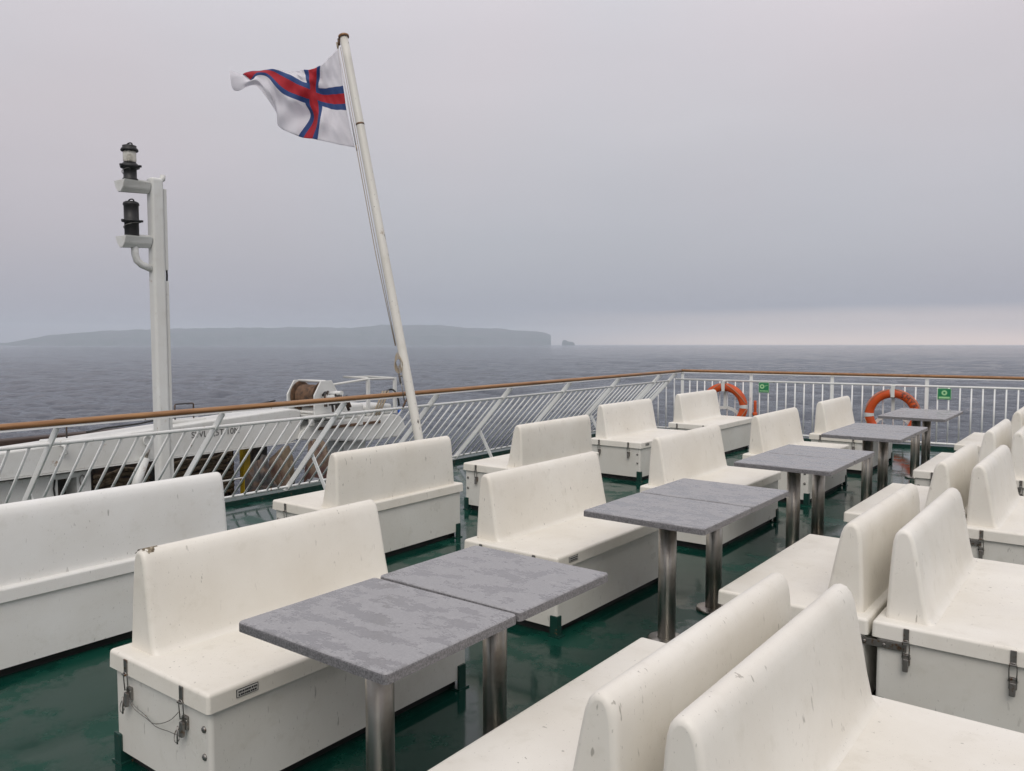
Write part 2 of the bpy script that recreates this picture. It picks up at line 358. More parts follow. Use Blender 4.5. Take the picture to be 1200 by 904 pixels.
def land(name, prof, dist, depth, seed):
    nseg = 240; nrow = 14
    x0, x1 = prof[0][0], prof[-1][0]; bm = bmesh.new(); g = []
    for i in range(nseg + 1):
        px = x0 + (x1 - x0) * i / nseg
        for a, b_ in zip(prof, prof[1:]):
            if a[0] <= px <= b_[0]: h = a[1] + (b_[1] - a[1]) * (px - a[0]) / max(b_[0] - a[0], 1e-6); break
        d, k = px_dir(px); row = []
        for j in range(nrow + 1):
            q = j / nrow; D = dist + depth * q
            shape = min(1, (q / .22) ** .55) if q < .22 else (1 + .12 * math.sin(q * 3)) * (1 - max(0, (q - .75) / .25) ** 2)
            n_ = noise.fractal(Vector((px * .03, q * 5, seed)), 1, 2, 5)
            z = h / FPX * dist * 1.0 * shape * (1 + .09 * n_) - 4
            p = d * (D + 60 * noise.noise(Vector((px * .05, seed, q))))
            row.append(bm.verts.new((p.x, p.y, z)))
        g.append(row)
    for i in range(nseg):
        for j in range(nrow): bm.faces.new((g[i][j], g[i + 1][j], g[i + 1][j + 1], g[i][j + 1]))
    for e in (0, nseg):     # closed ends
        base = [bm.verts.new((v.co.x, v.co.y, -6)) for v in g[e]]
        for j in range(nrow): bm.faces.new((g[e][j], g[e][j + 1], base[j + 1], base[j]))
    bmesh.ops.recalc_face_normals(bm, faces=bm.faces)
    o = put(name, me_from(bm, name, M['land'])); o.matrix_world = SEA_M; tag(o, kind='structure')
land('headland', [(-60, 1), (10, 3), (60, 10), (130, 15), (200, 17), (300, 19), (400, 19), (450, 21.5), (500, 22), (560, 19), (600, 17), (625, 16), (638, 14.5), (643, 12.5), (645.5, 11.5)], 6200, 900, 1.0)
land('sea_stack', [(658.5, 3.0), (659.5, 5.8), (662.5, 5.8), (666, 4.3), (671, 4.0), (673.5, 2.6)], 6050, 110, 5.0)
hz = bpy.data.materials.new('haze_air'); hz.use_nodes = True; t = hz.node_tree
for n in list(t.nodes):
    if n.type != 'OUTPUT_MATERIAL': t.nodes.remove(n)
pv = nd(t, 'ShaderNodeVolumePrincipled'); pv.inputs['Color'].default_value = (.83, .915, 1.0, 1); pv.inputs['Density'].default_value = 1.95e-4; pv.inputs['Anisotropy'].default_value = .1
t.links.new(pv.outputs[0], [n for n in t.nodes if n.type == 'OUTPUT_MATERIAL'][0].inputs['Volume'])
bm = bmesh.new(); box(bm, -8000, 8000, -8000, 8000, -8, 190); o = put('haze', me_from(bm, 'haze', hz)); o.matrix_world = SEA_M; tag(o, kind='stuff')

# ------------------------------------------------------------------ ship: decks
AF0 = Vector((-6.08, 12.70, 0)); AFS = .142                    # line of the aft rail
def aft_y(x): return AF0.y + AFS * (x - AF0.x)
def deck_slab():
    bm = bmesh.new()
    pts = [(-7.16, -8), (9, -8), (9, aft_y(9) + .12), (-7.16, aft_y(-7.16) + .12)]
    top = [bm.verts.new((x, y, 0)) for x, y in pts]; bot = [bm.verts.new((x, y, -.35)) for x, y in pts]
    bm.faces.new(top); bm.faces.new(bot[::-1])
    for i in range(4): bm.faces.new((top[i], bot[i], bot[(i + 1) % 4], top[(i + 1) % 4]))
    bmesh.ops.recalc_face_normals(bm, faces=bm.faces)
    tag(put('deck', me_from(bm, 'deck', M['deck'])), kind='structure')
deck_slab()
def coaming(name, a, b_, w=.10, h=.05):
    a = Vector(a); b_ = Vector(b_); d = (b_ - a).normalized(); n = Vector((-d.y, d.x, 0)) * w / 2
    bm = bmesh.new(); q = [a + n, a - n, b_ - n, b_ + n]
    top = [bm.verts.new((p.x, p.y, h)) for p in q]; bot = [bm.verts.new((p.x, p.y, -.02)) for p in q]
    bm.faces.new(top); bm.faces.new(bot[::-1])
    for i in range(4): bm.faces.new((top[i], bot[i], bot[(i + 1) % 4], top[(i + 1) % 4]))
    bmesh.ops.recalc_face_normals(bm, faces=bm.faces)
    bmesh.ops.bevel(bm, geom=list(bm.edges), offset=.008, segments=2, affect='EDGES')
    tag(put(name, me_from(bm, name, M['dgreen'])), kind='structure')
coaming('deck_edge_side', (-7.08, -7.9, 0), (-7.08, aft_y(-7.08) - .1, 0), .14, .045)
coaming('deck_edge_aft', (-6.98, aft_y(-6.98) + .02, 0), (8.9, aft_y(8.9) + .02, 0), .12, .045)
bm = bmesh.new(); box(bm, -7.05, 8.8, -7.8, 12.4, -12.0, -.352); tag(put('hull', me_from(bm, 'hull', M['steelwhite'])), kind='structure')
LOWZ = -1.5
bm = bmesh.new(); box(bm, -11.6, -7.052, -7.5, 7.75, LOWZ - 9.5, LOWZ); tag(put('lower_deck', me_from(bm, 'lower_deck', M['dgreen'])), kind='structure')

# ------------------------------------------------------------------ benches
BW, BL = .69, 1.40; ZB, ZS = .395, .457
PROF = [(.036, 0), (.040, .10), (.046, .22), (.052, .31), (.056, .345), (.064, .374), (.079, .393), (.099, .399), (.119, .393), (.135, .374), (.146, .345), (.157, .29), (.174, .20), (.190, .11), (.202, .055), (.208, .028), (.217, .012), (.232, .003), (.250, 0)]
def bench_meshes(sgn, matset):
    """sgn=+1: seat looks towards +x; origin at the centre of the footprint"""
    lidm, boxmt = matset
    X = lambda x: sgn * (x - BW / 2)
    out = {}
    # moulded back
    bm = bmesh.new(); rings = []; n = len(PROF)
    def inset(off):
        r = []
        for i, (x, z) in enumerate(PROF):
            a = PROF[max(i - 1, 0)]; b_ = PROF[min(i + 1, n - 1)]
            tx, tz = b_[0] - a[0], b_[1] - a[1]; l = math.hypot(tx, tz)
            r.append((x + tz / l * off, z - (tx / l * off if 0 < i < n - 1 else 0)))
        return r
    half = BL / 2 - .068
    secs = [(0, .018), (.003, .010), (.008, .0045), (.016, .001), (.026, 0)]
    ys = [(-half + a, o) for a, o in secs] + [(-half * .33, 0), (half * .33, 0)] + [(half - a, o) for a, o in reversed(secs)]
    for y, off in ys:
        row = []
        for x, z in inset(off):
            lean = .012 * (z / .4)          # ends lean in slightly towards the top
            yy = y + (lean if y < -half * .5 else (-lean if y > half * .5 else 0))
            row.append(bm.verts.new((X(x), yy, ZS + z - .003)))
        rings.append(row)
    for a, b_ in zip(rings, rings[1:]):
        for i in range(n - 1):
            f = bm.faces.new((a[i], a[i + 1], b_[i + 1], b_[i])); f.smooth = True
    bm.faces.new(rings[0]); bm.faces.new(rings[-1][::-1])
    bmesh.ops.recalc_face_normals(bm, faces=bm.faces)
    out['backrest'] = me_from(bm, 'backrest', lidm)
    # lid
    bm = bmesh.new(); box(bm, -BW / 2, BW / 2, -BL / 2, BL / 2, ZB - .008, ZS)
    for v_ in bm.verts:
        if v_.co.z < ZB + .01: v_.co.x *= 1.006; v_.co.y *= 1.003
    es = [e for e in bm.edges if max(v_.co.z for v_ in e.verts) > ZS - .01]
    bmesh.ops.bevel(bm, geom=es, offset=.015, segments=4, profile=.5, affect='EDGES')
    out['lid'] = me_from(bm, 'lid', lidm, True)
    bm = bmesh.new(); box(bm, -BW / 2 + .016, BW / 2 - .016, -BL / 2 + .016, BL / 2 - .016, .052, ZB - .007)
    es = [e for e in bm.edges if abs(e.verts[0].co.z - e.verts[1].co.z) > .1]
    bmesh.ops.bevel(bm, geom=es, offset=.018, segments=3, profile=.5, affect='EDGES')
    out['box'] = me_from(bm, 'box', boxmt, True)
    return out
MATSETS = {'cream': (M['cream'], M['boxwhite']), 'ivory': (M['ivory'], M['boxwhite']), 'white': (M['white'], M['white'])}
BM = {(s, k): bench_meshes(s, ms) for s in (1, -1) for k, ms in MATSETS.items()}
bm = bmesh.new(); box(bm, -BW / 2 + .06, BW / 2 - .06, -BL / 2 + .05, BL / 2 - .05, .0, .05); PLINTH = me_from(bm, 'plinth', M['black'])
def bracket_mesh(h):
    bm = bmesh.new(); box(bm, -.022, .022, -.006, .006, 0, h, bev=.002); box(bm, .016, .028, -.006, .04, 0, h - .002, bev=.002)
    box(bm, -.03, .045, -.012, .05, 0, .008); return me_from(bm, 'foot_bracket', M['dgreen'])
BRACKET = bracket_mesh(.12)
# latch: keeper plate on the lid, wire loop, lever body on the box
bm = bmesh.new(); box(bm, -.011, .011, -.004, .001, .002, .062, bev=.0015); box(bm, -.013, .013, -.012, .002, .0, .008, bev=.002); KEEPER = me_from(bm, 'keeper', M['latch'])
bm = bmesh.new(); tube(bm, [(-.013, -.006, -.065), (-.014, -.009, -.02), (-.013, -.010, .0), (-.006, -.011, .012), (.006, -.011, .012), (.013, -.010, 0), (.014, -.009, -.02), (.013, -.006, -.065)], .0024, 6); LOOP = me_from(bm, 'wire_loop', M['latch'])
bm = bmesh.new(); box(bm, -.015, .015, -.013, .002, -.10, -.052, bev=.003); box(bm, -.011, .011, -.020, -.006, -.125, -.07, bev=.003, rotm=Matrix.Rotation(R(-4), 4, 'X')); tube(bm, [(-.018, -.009, -.066), (.018, -.009, -.066)], .004, 8); LEVER = me_from(bm, 'lever', M['latch'])
BOLT = None
bm = bmesh.new(); lathe(bm, [(.0125, 0), (.0125, .002), (.0095, .006), (.004, .0075)], 14); bmesh.ops.rotate(bm, verts=bm.verts, cent=(0, 0, 0), matrix=Matrix.Rotation(R(90), 3, 'X')); BOLT = me_from(bm, 'bolt', M['latch'])
bm = bmesh.new(); box(bm, -.002, .0005, -.045, .045, -.015, .015); STICK = me_from(bm, 'rating_label', M['ink'])
bm = bmesh.new(); box(bm, .0005, .0015, -.0425, .0425, -.0125, .0125); SFACE = me_from(bm, 'label_face', M['sticker'])
def scribble():
    bm = bmesh.new(); rnd = random.Random(4)
    for row, z in ((0, .005), (1, -.006)):
        y = -.038
        while y < .036:
            w = rnd.uniform(.003, .008); box(bm, .0016, .0022, y, y + w, z - .0035, z + .0035); y += w + rnd.uniform(.001, .003)
    return me_from(bm, 'label_print', M['ink'])
SCRIB = scribble()
def bench(x0, y0, face, kind, label, group, sticker=False, tie=False, cord=False, chip=False, rz=0.0, bolts=True):
    t_ = empty('bench', (x0 + BW / 2, y0 + BL / 2, 0), rz); tag(t_, label, 'bench', group)
    ms = BM[(face, kind)]
    for nm in ('box', 'lid'):
        wn = put(nm, ms[nm], t_).modifiers.new('normals', 'WEIGHTED_NORMAL'); wn.weight = 100; wn.keep_sharp = True
    bk = put('backrest', ms['backrest'], t_); put('plinth', PLINTH, t_)
    X = lambda x: face * (x - BW / 2)
    put('foot_bracket', BRACKET, t_, (BW / 2 - .035, -BL / 2 + .012, 0)); put('foot_bracket', BRACKET, t_, (-BW / 2 + .03, -BL / 2 + .012, 0), (0, 0, 0))
    put('foot_bracket', BRACKET, t_, (BW / 2 - .012, BL / 2 - .06, 0), (0, 0, R(90)))
    yl = -BL / 2 - .002
    for fx in (.20, .765):
        l_ = put('latch', LEVER, t_, (X(BW * fx), -BL / 2 + .0155, ZB - .008)); put('keeper', KEEPER, l_, (0, -.0185, .0)); put('wire_loop', LOOP, l_, (0, -.012, 0))
    if bolts:
        for z in (.315, .215): put('bolt', BOLT, t_, (X(BW * .925), -BL / 2 + .0155, z))
    if sticker:
        s_ = put('rating_label', STICK, t_, (X(BW) + face * .0035, -BL / 2 + .155, ZB + .028), (0, 0, 0 if face > 0 else R(180)))
        put('label_face', SFACE, s_); put('label_print', SCRIB, s_)
    if tie:
        bm = bmesh.new(); box(bm, X(-.12), X(BW * .2), -BL / 2 + .002, -BL / 2 + .010, ZB - .052, ZB - .022, bev=.001)
        put('tie_bar', me_from(bm, 'tie_bar', M['latch']), t_)
        bm = bmesh.new(); lathe(bm, [(.008, 0), (.008, .003), (.004, .005)], 10); bmesh.ops.rotate(bm, verts=bm.verts, cent=(0, 0, 0), matrix=Matrix.Rotation(R(90), 3, 'X'))
        mb = me_from(bm, 'rivet', M['latch'])
        for fx in (-.03, .05): put('rivet', mb, t_, (X(fx), -BL / 2 + .002, ZB - .037))
    if cord:
        y = -BL / 2 - .004; z0 = ZB - .085; xa, xb = X(BW * .20), X(BW * .765)
        def sag(a, b_, za, zb, s, n=14): return [(a + (b_ - a) * i / n, y - .004 * math.sin(i), za + (zb - za) * i / n - s * 4 * (i / n) * (1 - i / n)) for i in range(n + 1)]
        bm = bmesh.new(); tube(bm, sag(xa + .01, xb - .015, z0 - .01, z0 + .04, .07), .0014, 6); tube(bm, sag(xa + .012, xb - .022, z0, z0 - .045, .035), .0014, 6)
        for xx in (xa - .012, xb - .016):
            tube(bm, [(xx + .017 * math.cos(k * math.pi / 8), y - .010 + .006 * math.sin(k * math.pi / 8), z0 - .045 + .022 * math.sin(k * math.pi / 8)) for k in range(17)], .0018, 6)
            tube(bm, [(xx, y - .008, z0 - .01), (xx, y - .010, z0 - .075)], .0035, 6)
        put('lanyard', me_from(bm, 'lanyard', M['latch']), t_)
    if chip:
        bm = bmesh.new(); rnd = random.Random(11); hf = BL / 2 - .068 - .008
        # flaked patch hugging the rounded top near the end
        k0, k1 = 4, 9
        rows = []
        for i in range(31):
            y = -hf + .008 + i * .0027; a_ = []
            for k in range(k0, k1):
                for q in range(6):
                    p, p2 = PROF[k], PROF[k + 1]
                    f = q / 6; a_.append(bm.verts.new((X(p[0] + (p2[0] - p[0]) * f), y, ZS + p[1] + (p2[1] - p[1]) * f - .0018)))
            rows.append(a_)
        for i, (a_, b_) in enumerate(zip(rows, rows[1:])):
            for k in range(len(a_) - 1):
                e = 1.25 - ((i - 13) / 15) ** 2 - ((k - 14) / 13) ** 2      # ragged island
                if e + 1.5 * noise.noise(Vector((i * .28, k * .21, 2.3))) > .55: bm.faces.new((a_[k], a_[k + 1], b_[k + 1], b_[k]))
        bmesh.ops.delete(bm, geom=[v_ for v_ in bm.verts if not v_.link_faces], context='VERTS')
        put('chipped_patch', me_from(bm, 'chipped_patch', M['chip']), t_)
    return t_
ROW = [1.53, 3.70, 5.875, 8.08, 10.25]
ORD = ['fifth', 'fourth', 'third', 'second', 'first']
GB = 'benches facing the tables from the side railing'
bx = -3.175
for i, y in enumerate(ROW):
    lab = ('cream bench with chipped backrest corner and cord looped between its end latches' if i == 0 else
           f'cream bench facing the tables across from the paired benches, {ORD[i]} from the aft railing')
    bench(bx, y - (.02 if i == 1 else 0), 1, 'cream', lab, GB, sticker=i in (0, 1), cord=i == 0, chip=i == 0, rz=R((0.0, -.4, .3, 0, .2)[i]))
GD = 'benches backing onto a second row and facing the tables'
for i, y in enumerate(ROW):
    bench(-1.565, y, -1, ('ivory', 'cream', 'cream', 'ivory', 'cream')[i], f'cream bench facing the tables, its back against another bench, {ORD[i]} from the aft railing', GD, rz=R((.2, 0, -.3, .2, 0)[i]))
GE = 'benches turned away from the tables'
for i, y in enumerate(ROW):
    bench(-.860, y + .005, 1, ('ivory', 'ivory', 'ivory', 'ivory', 'ivory')[i], f'off-white bench of the row turned away from the tables, {ORD[i]} from the aft railing', GE, tie=True, bolts=False, rz=R((0, .2, -.2, .3, 0)[i]))
GA = 'benches facing the slanted side railing'
bench(-5.035, 1.44, -1, 'white', 'white bench facing the slanted side railing, opposite the lamp mast', GA).scale = (1, 1.15, 1)   # a longer unit than the rest
bench(-5.09, 3.70, -1, 'cream', 'scuffed cream bench facing the slanted side railing, right beside the flagpole', GA, rz=R(.4))
bench(-5.105, 5.90, -1, 'cream', 'streaked cream bench facing the slanted side railing, next one aft of the flagpole', GA, rz=R(.6))
GC = 'benches with their back to the side railing'
bench(-5.105, 8.20, 1, 'ivory', 'cream bench with its back to the slanted side railing, next to the aft corner bench', GC, sticker=True)
bench(-5.135, 10.33, 1, 'ivory', 'cream bench standing directly in front of a lifebuoy, beside the railing corner', GC, rz=R(-.4))

# ------------------------------------------------------------------ tables
TX0, TX1, TZ = -2.351, -1.644, .74
def table_mesh(wy):
    bm = bmesh.new(); w = TX1 - TX0; box(bm, -w / 2, w / 2, -wy / 2, wy / 2, TZ - .034, TZ)
    es = [e for e in bm.edges if abs(e.verts[0].co.z - e.verts[1].co.z) > .02]
    bmesh.ops.bevel(bm, geom=es, offset=.016, segments=3, profile=.5, affect='EDGES')
    es = [e for e in bm.edges if all(v_.co.z > TZ - .001 for v_ in e.verts)]
    bmesh.ops.bevel(bm, geom=es, offset=.009, segments=3, profile=.5, affect='EDGES')
    for f in bm.faces:
        if f.normal.z < .6: f.material_index = 1
    return me_from(bm, 'table_top', [M['table'], M['tedge']])
LEG = lathem('pedestal', M['steel'], [(.049, .016), (.049, TZ - .042)], 40)
bm = bmesh.new(); lathe(bm, [(.102, 0), (.104, .010), (.101, .017), (.093, .020), (.055, .022)], 40); BASE = me_from(bm, 'base_plate', M['steel'])
bm = bmesh.new(); box(bm, -.17, .17, -.17, .17, TZ - .043, TZ - .0345, bev=.002); TPLATE = me_from(bm, 'mounting_plate', M['latch'])
TB = [((1.556, 2.192), (2.199, 2.806)), ((3.707, 4.350), (4.356, 4.963)), ((5.804, 6.428), (6.434, 7.033)), ((7.949, 8.572), (8.580, 9.196)), ((10.128, 10.745), (10.753, 11.372))]
DRX = [(0, .0), (0, 0), (0, .0), (.0, .0), (0, .0)]
for i, pr in enumerate(TB):
    for j, (a, b_) in enumerate(pr):
        t_ = empty('table', ((TX0 + TX1) / 2 + DRX[i][j], (a + b_) / 2, 0), R(random.uniform(-.4, .4) if i else (0.2, -.5)[j]))
        tag(t_, f'grey wet-topped steel pedestal table, {"forward" if j == 0 else "aft"} half of the {ORD[i]} pair from the aft railing', 'table', 'grey pedestal tables in pairs')
        put('table_top', table_mesh(b_ - a - .012), t_); put('pedestal', LEG, t_); put('base_plate', BASE, t_); put('mounting_plate', TPLATE, t_)

# ------------------------------------------------------------------ side railing (leaning inboard)
BOT = Vector((-7.075, 0, .03)); TOPP = Vector((-6.105, 0, 1.032))
def lean(f, y): p = BOT.lerp(TOPP, f); return Vector((p.x, y, p.z))
def bar(bm, a, b_, w, th, wdir):
    """flat bar from a to b_, w wide along wdir"""
    a = Vector(a); b_ = Vector(b_); d = (b_ - a).normalized(); wd_ = (Vector(wdir) - d * Vector(wdir).dot(d)).normalized(); n = d.cross(wd_)
    vs = [bm.verts.new(p + wd_ * sx * w / 2 + n * sy * th / 2) for p in (a, b_) for sx, sy in ((-1, -1), (1, -1), (1, 1), (-1, 1))]
    for f in ((0, 1, 2, 3), (7, 6, 5, 4), (0, 4, 5, 1), (1, 5, 6, 2), (2, 6, 7, 3), (3, 7, 4, 0)): bm.faces.new([vs[i] for i in f])
    bmesh.ops.recalc_face_normals(bm, faces=bm.faces)
def barm(name, mat, a, b_, w, th, wdir, bev=.003):
    bm = bmesh.new(); bar(bm, a, b_, w, th, wdir)
    if bev: bmesh.ops.bevel(bm, geom=list(bm.edges), offset=bev, segments=2, affect='EDGES')
    return me_from(bm, name, mat)
def wood_rail(a, b_):
    bm = bmesh.new(); a = Vector(a); b_ = Vector(b_); d = (b_ - a).normalized(); s = Vector((0, 0, 1)).cross(d).normalized()
    n = 40; rings = []
    for i in range(n + 1):
        p = a.lerp(b_, i / n)
        rings.append([bm.verts.new(p + s * .033 * math.cos(k * math.pi / 8) + Vector((0, 0, .0225 * math.sin(k * math.pi / 8)))) for k in range(16)])
    for i in range(n):
        for k in range(16):
            f = bm.faces.new((rings[i][k], rings[i][(k + 1) % 16], rings[i + 1][(k + 1) % 16], rings[i + 1][k])); f.smooth = True
    bm.faces.new(rings[0]); bm.faces.new(rings[-1][::-1]); bmesh.ops.recalc_face_normals(bm, faces=bm.faces)
    return me_from(bm, 'handrail', M['wood'])
WZ = 1.066
sr = empty('side_railing', (-7.075, 6, 0)); tag(sr, 'pale green slanted side railing with varnished wooden handrail beside the flagpole', 'railing')
o0 = Vector(sr.location)
put('handrail', wood_rail(Vector((-6.08, -4, WZ)) - o0, Vector((-6.08, 12.70, WZ)) - o0), sr)
put('rail_cap', barm('rail_cap', M['railwhite'], Vector((-6.085, -4, WZ - .030)) - o0, Vector((-6.085, 12.69, WZ - .030)) - o0, .05, .012, (1, 0, 0), 0), sr)
def rod(name, a, b_, r, par, mat=None, seg=8): return put(name, tubem(name, mat or M['railwhite'], [Vector(a) - Vector(par.location), Vector(b_) - Vector(par.location)], r, seg), par)
FM = .865
rod('middle_rail', lean(FM, -4), lean(FM, 12.62), .0145, sr); rod('bottom_rail', lean(.06, -4), lean(.06, 12.62), .014, sr)
PY = [2.63 + 1.338 * k for k in range(-4, 8)]
POST = barm('post', M['railwhite'], lean(0, 0) - Vector((0, 0, .0)), lean(1.0, 0), .060, .014, (1, 0, 0))
BAL = tubem('baluster', M['railwhite'], [lean(.062, 0), lean(FM - .002, 0)], .0105, 8)
BR = barm('brace', M['railwhite'], lean(.44, 0) + Vector((.004, 0, 0)), Vector((-6.36, 0, .0)), .045, .012, (1, 0, 0))
for k, y in enumerate(PY):
    put('post', POST, sr, Vector((0, y, 0)) - o0)
    if k % 2 == 0: put('brace', BR, sr, Vector((0, y + .02, 0)) - o0)
    for q in range(1, 10):
        yy = y + q * .1338
        if yy < 12.5: put('baluster', BAL, sr, Vector((0, yy, 0)) - o0)
put('post', POST, sr, Vector((0, 12.55, 0)) - o0)

# ------------------------------------------------------------------ aft railing
ar = empty('aft_railing', (-2.0, aft_y(-2.0), 0)); tag(ar, 'white upright aft railing with varnished wooden handrail and two lifebuoys', 'railing')
oa = Vector(ar.location)
def aft(x, z, dy=0): return Vector((x, aft_y(x) + dy, z))
AZ = 1.07
put('handrail', wood_rail(aft(-6.09, AZ) - oa, aft(4.5, AZ) - oa), ar)
put('rail_cap', barm('rail_cap', M['railwhite'], aft(-6.08, AZ - .03) - oa, aft(4.5, AZ - .03) - oa, .05, .012, (0, 1, 0), 0), ar)
rod('middle_rail', aft(-6.18, .922), aft(4.5, .922), .016, ar); rod('bottom_rail', aft(-7.02, .082), aft(4.5, .082), .017, ar)
AP = [-6.06, -4.925, -3.70, -2.40, -1.12, .16, 1.44, 2.72, 4.0]
APOST = barm('post', M['railwhite'], (0, 0, 0), (0, 0, AZ - .03), .05, .016, (1, AFS, 0))
for x in AP: put('post', APOST, ar, aft(x, 0) - oa)
ABAL = tubem('baluster', M['railwhite'], [(0, 0, .083), (0, 0, .921)], .0105, 8)
for a, b_ in zip(AP, AP[1:]):
    n = 9
    for q in range(1, n): put('baluster', ABAL, ar, aft(a + (b_ - a) * q / n, 0) - oa)
for x in (-6.20, -6.34, -6.48, -6.62, -6.76, -6.9):     # short bars under the slanted corner
    f = (x - BOT.x) / (TOPP.x - BOT.x)
    rod('baluster', aft(x, .083), aft(x, BOT.z + f * (TOPP.z - BOT.z)), .0105, ar)
AD = Vector((1, AFS, 0)).normalized(); AN = Vector((AFS, -1, 0)).normalized()       # along the rail / towards the benches
def aft_frame(x, z, off):
    p = aft(x, z) + AN * off
    return Matrix(((AD.x, -AN.x, 0, p.x), (AD.y, -AN.y, 0, p.y), (0, 0, 1, p.z), (0, 0, 0, 1)))    # local x along, -y towards the benches, z up
def buoy(x, zc, label, lettering, rot):
    root = bpy.data.objects.new('lifebuoy', None); COL.objects.link(root); root.matrix_world = aft_frame(x, zc, .085)
    tag(root, label, 'lifebuoy', 'lifebuoys on the aft railing')
    Rm, rr, ry = .320, .066, .048
    bm = bmesh.new(); n1, n2 = 64, 18; g = []
    for i in range(n1):
        a = 2 * math.pi * i / n1
        g.append([bm.verts.new(((Rm + rr * math.cos(q)) * math.cos(a), ry * math.sin(q), (Rm + rr * math.cos(q)) * math.sin(a))) for q in [2 * math.pi * j / n2 for j in range(n2)]])
    for i in range(n1):
        for j in range(n2):
            f = bm.faces.new((g[i][j], g[(i + 1) % n1][j], g[(i + 1) % n1][(j + 1) % n2], g[i][(j + 1) % n2])); f.smooth = True
    bmesh.ops.recalc_face_normals(bm, faces=bm.faces)
    put('ring', me_from(bm, 'ring', M['orange']), root)
    for a0 in (90, 0, 180, 270):
        bm = bmesh.new(); g = []
        for i in range(5):
            a = R(a0 + rot + (i - 2) * 2.4)
            g.append([bm.verts.new(((Rm + (rr + .0025) * math.cos(q)) * math.cos(a), (ry + .0025) * math.sin(q), (Rm + (rr + .0025) * math.cos(q)) * math.sin(a))) for q in [2 * math.pi * j / n2 for j in range(n2)]])
        for i in range(4):
            for j in range(n2):
                f = bm.faces.new((g[i][j], g[i + 1][j], g[i + 1][(j + 1) % n2], g[i][(j + 1) % n2])); f.smooth = True
        bmesh.ops.recalc_face_normals(bm, faces=bm.faces)
        put('reflective_band', me_from(bm, 'reflective_band', M['tape']), root)
    # grab line slung between the bands
    for a0 in (0, 90, 180, 270):
        pts = []
        for i in range(15):
            f = i / 14; a = R(a0 + rot + 5 + 80 * f); r_ = Rm + rr * (.98 - (.25 if lettering else .9) * math.sin(math.pi * f) ** .7)
            q = math.acos(max(-1, min(1, (r_ - Rm) / rr)))
            pts.append((r_ * math.cos(a), -(ry * math.sin(q) + .007), r_ * math.sin(a)))
        put('grab_line', tubem('grab_line', M['rope'], pts, .0052, 6), root)
    # lettering follows the ring
    if lettering:
        n = len(lettering); step = 13.5
        for i, ch in enumerate(lettering):
            a = R(66 - i * step)
            tm = text_mesh(ch, .098, M['ink'], .002)
            # lettering is laid on the curved face of the ring
            for v_ in tm.vertices:
                p = v_.co; rad = Rm + p.y; 
                dz = max(0.0, 1 - (p.y / rr) ** 2) ** .5 * ry
                v_.co.z = p.z + dz + .004
            o = put('letter', tm, root)
            Mx = Matrix.Rotation(-(a - math.pi / 2), 4, 'Y') @ Matrix.Translation((0, 0, Rm)) @ Matrix.Rotation(R(90), 4, 'X')
            o.matrix_local = Mx
    return root
buoy(-5.337, .498, 'orange lifebuoy half hidden behind a bench at the railing corner', None, 2)
buoy(-2.84, .485, 'orange lifebuoy with dark lettering behind the table nearest the aft railing', 'SMYRIL', 2)
for x, zc in ((-5.337, .498), (-2.84, .485)):       # holders bolted to the aft railing
    hm = aft_frame(x, zc, .0); hl = bpy.data.objects.new('lifebuoy_holder', None)
    bm = bmesh.new(); mz = .922 - zc
    bar(bm, (0, -.022, mz + .015), (0, -.022, -.05), .045, .010, (1, 0, 0))
    box(bm, -.03, .03, -.155, -.016, mz - .012, mz - .002); bar(bm, (0, -.150, mz - .004), (0, -.150, mz - .17), .05, .008, (1, 0, 0))
    pts = [Vector((.26 * math.cos(R(a)), -.022, -.22 + .20 * math.sin(R(a)))) for a in range(0, 181, 20)]
    for a, b_ in zip(pts, pts[1:]): bar(bm, a, b_, .012, .05, (0, 1, 0)) if False else bar(bm, a, b_, .05, .012, (a + b_) / 2 - Vector((0, -.022, -.22)))
    o = put('lifebuoy_holder', me_from(bm, 'lifebuoy_holder', M['steelwhite']), ar); o.matrix_local = Matrix.Translation(-oa) @ hm
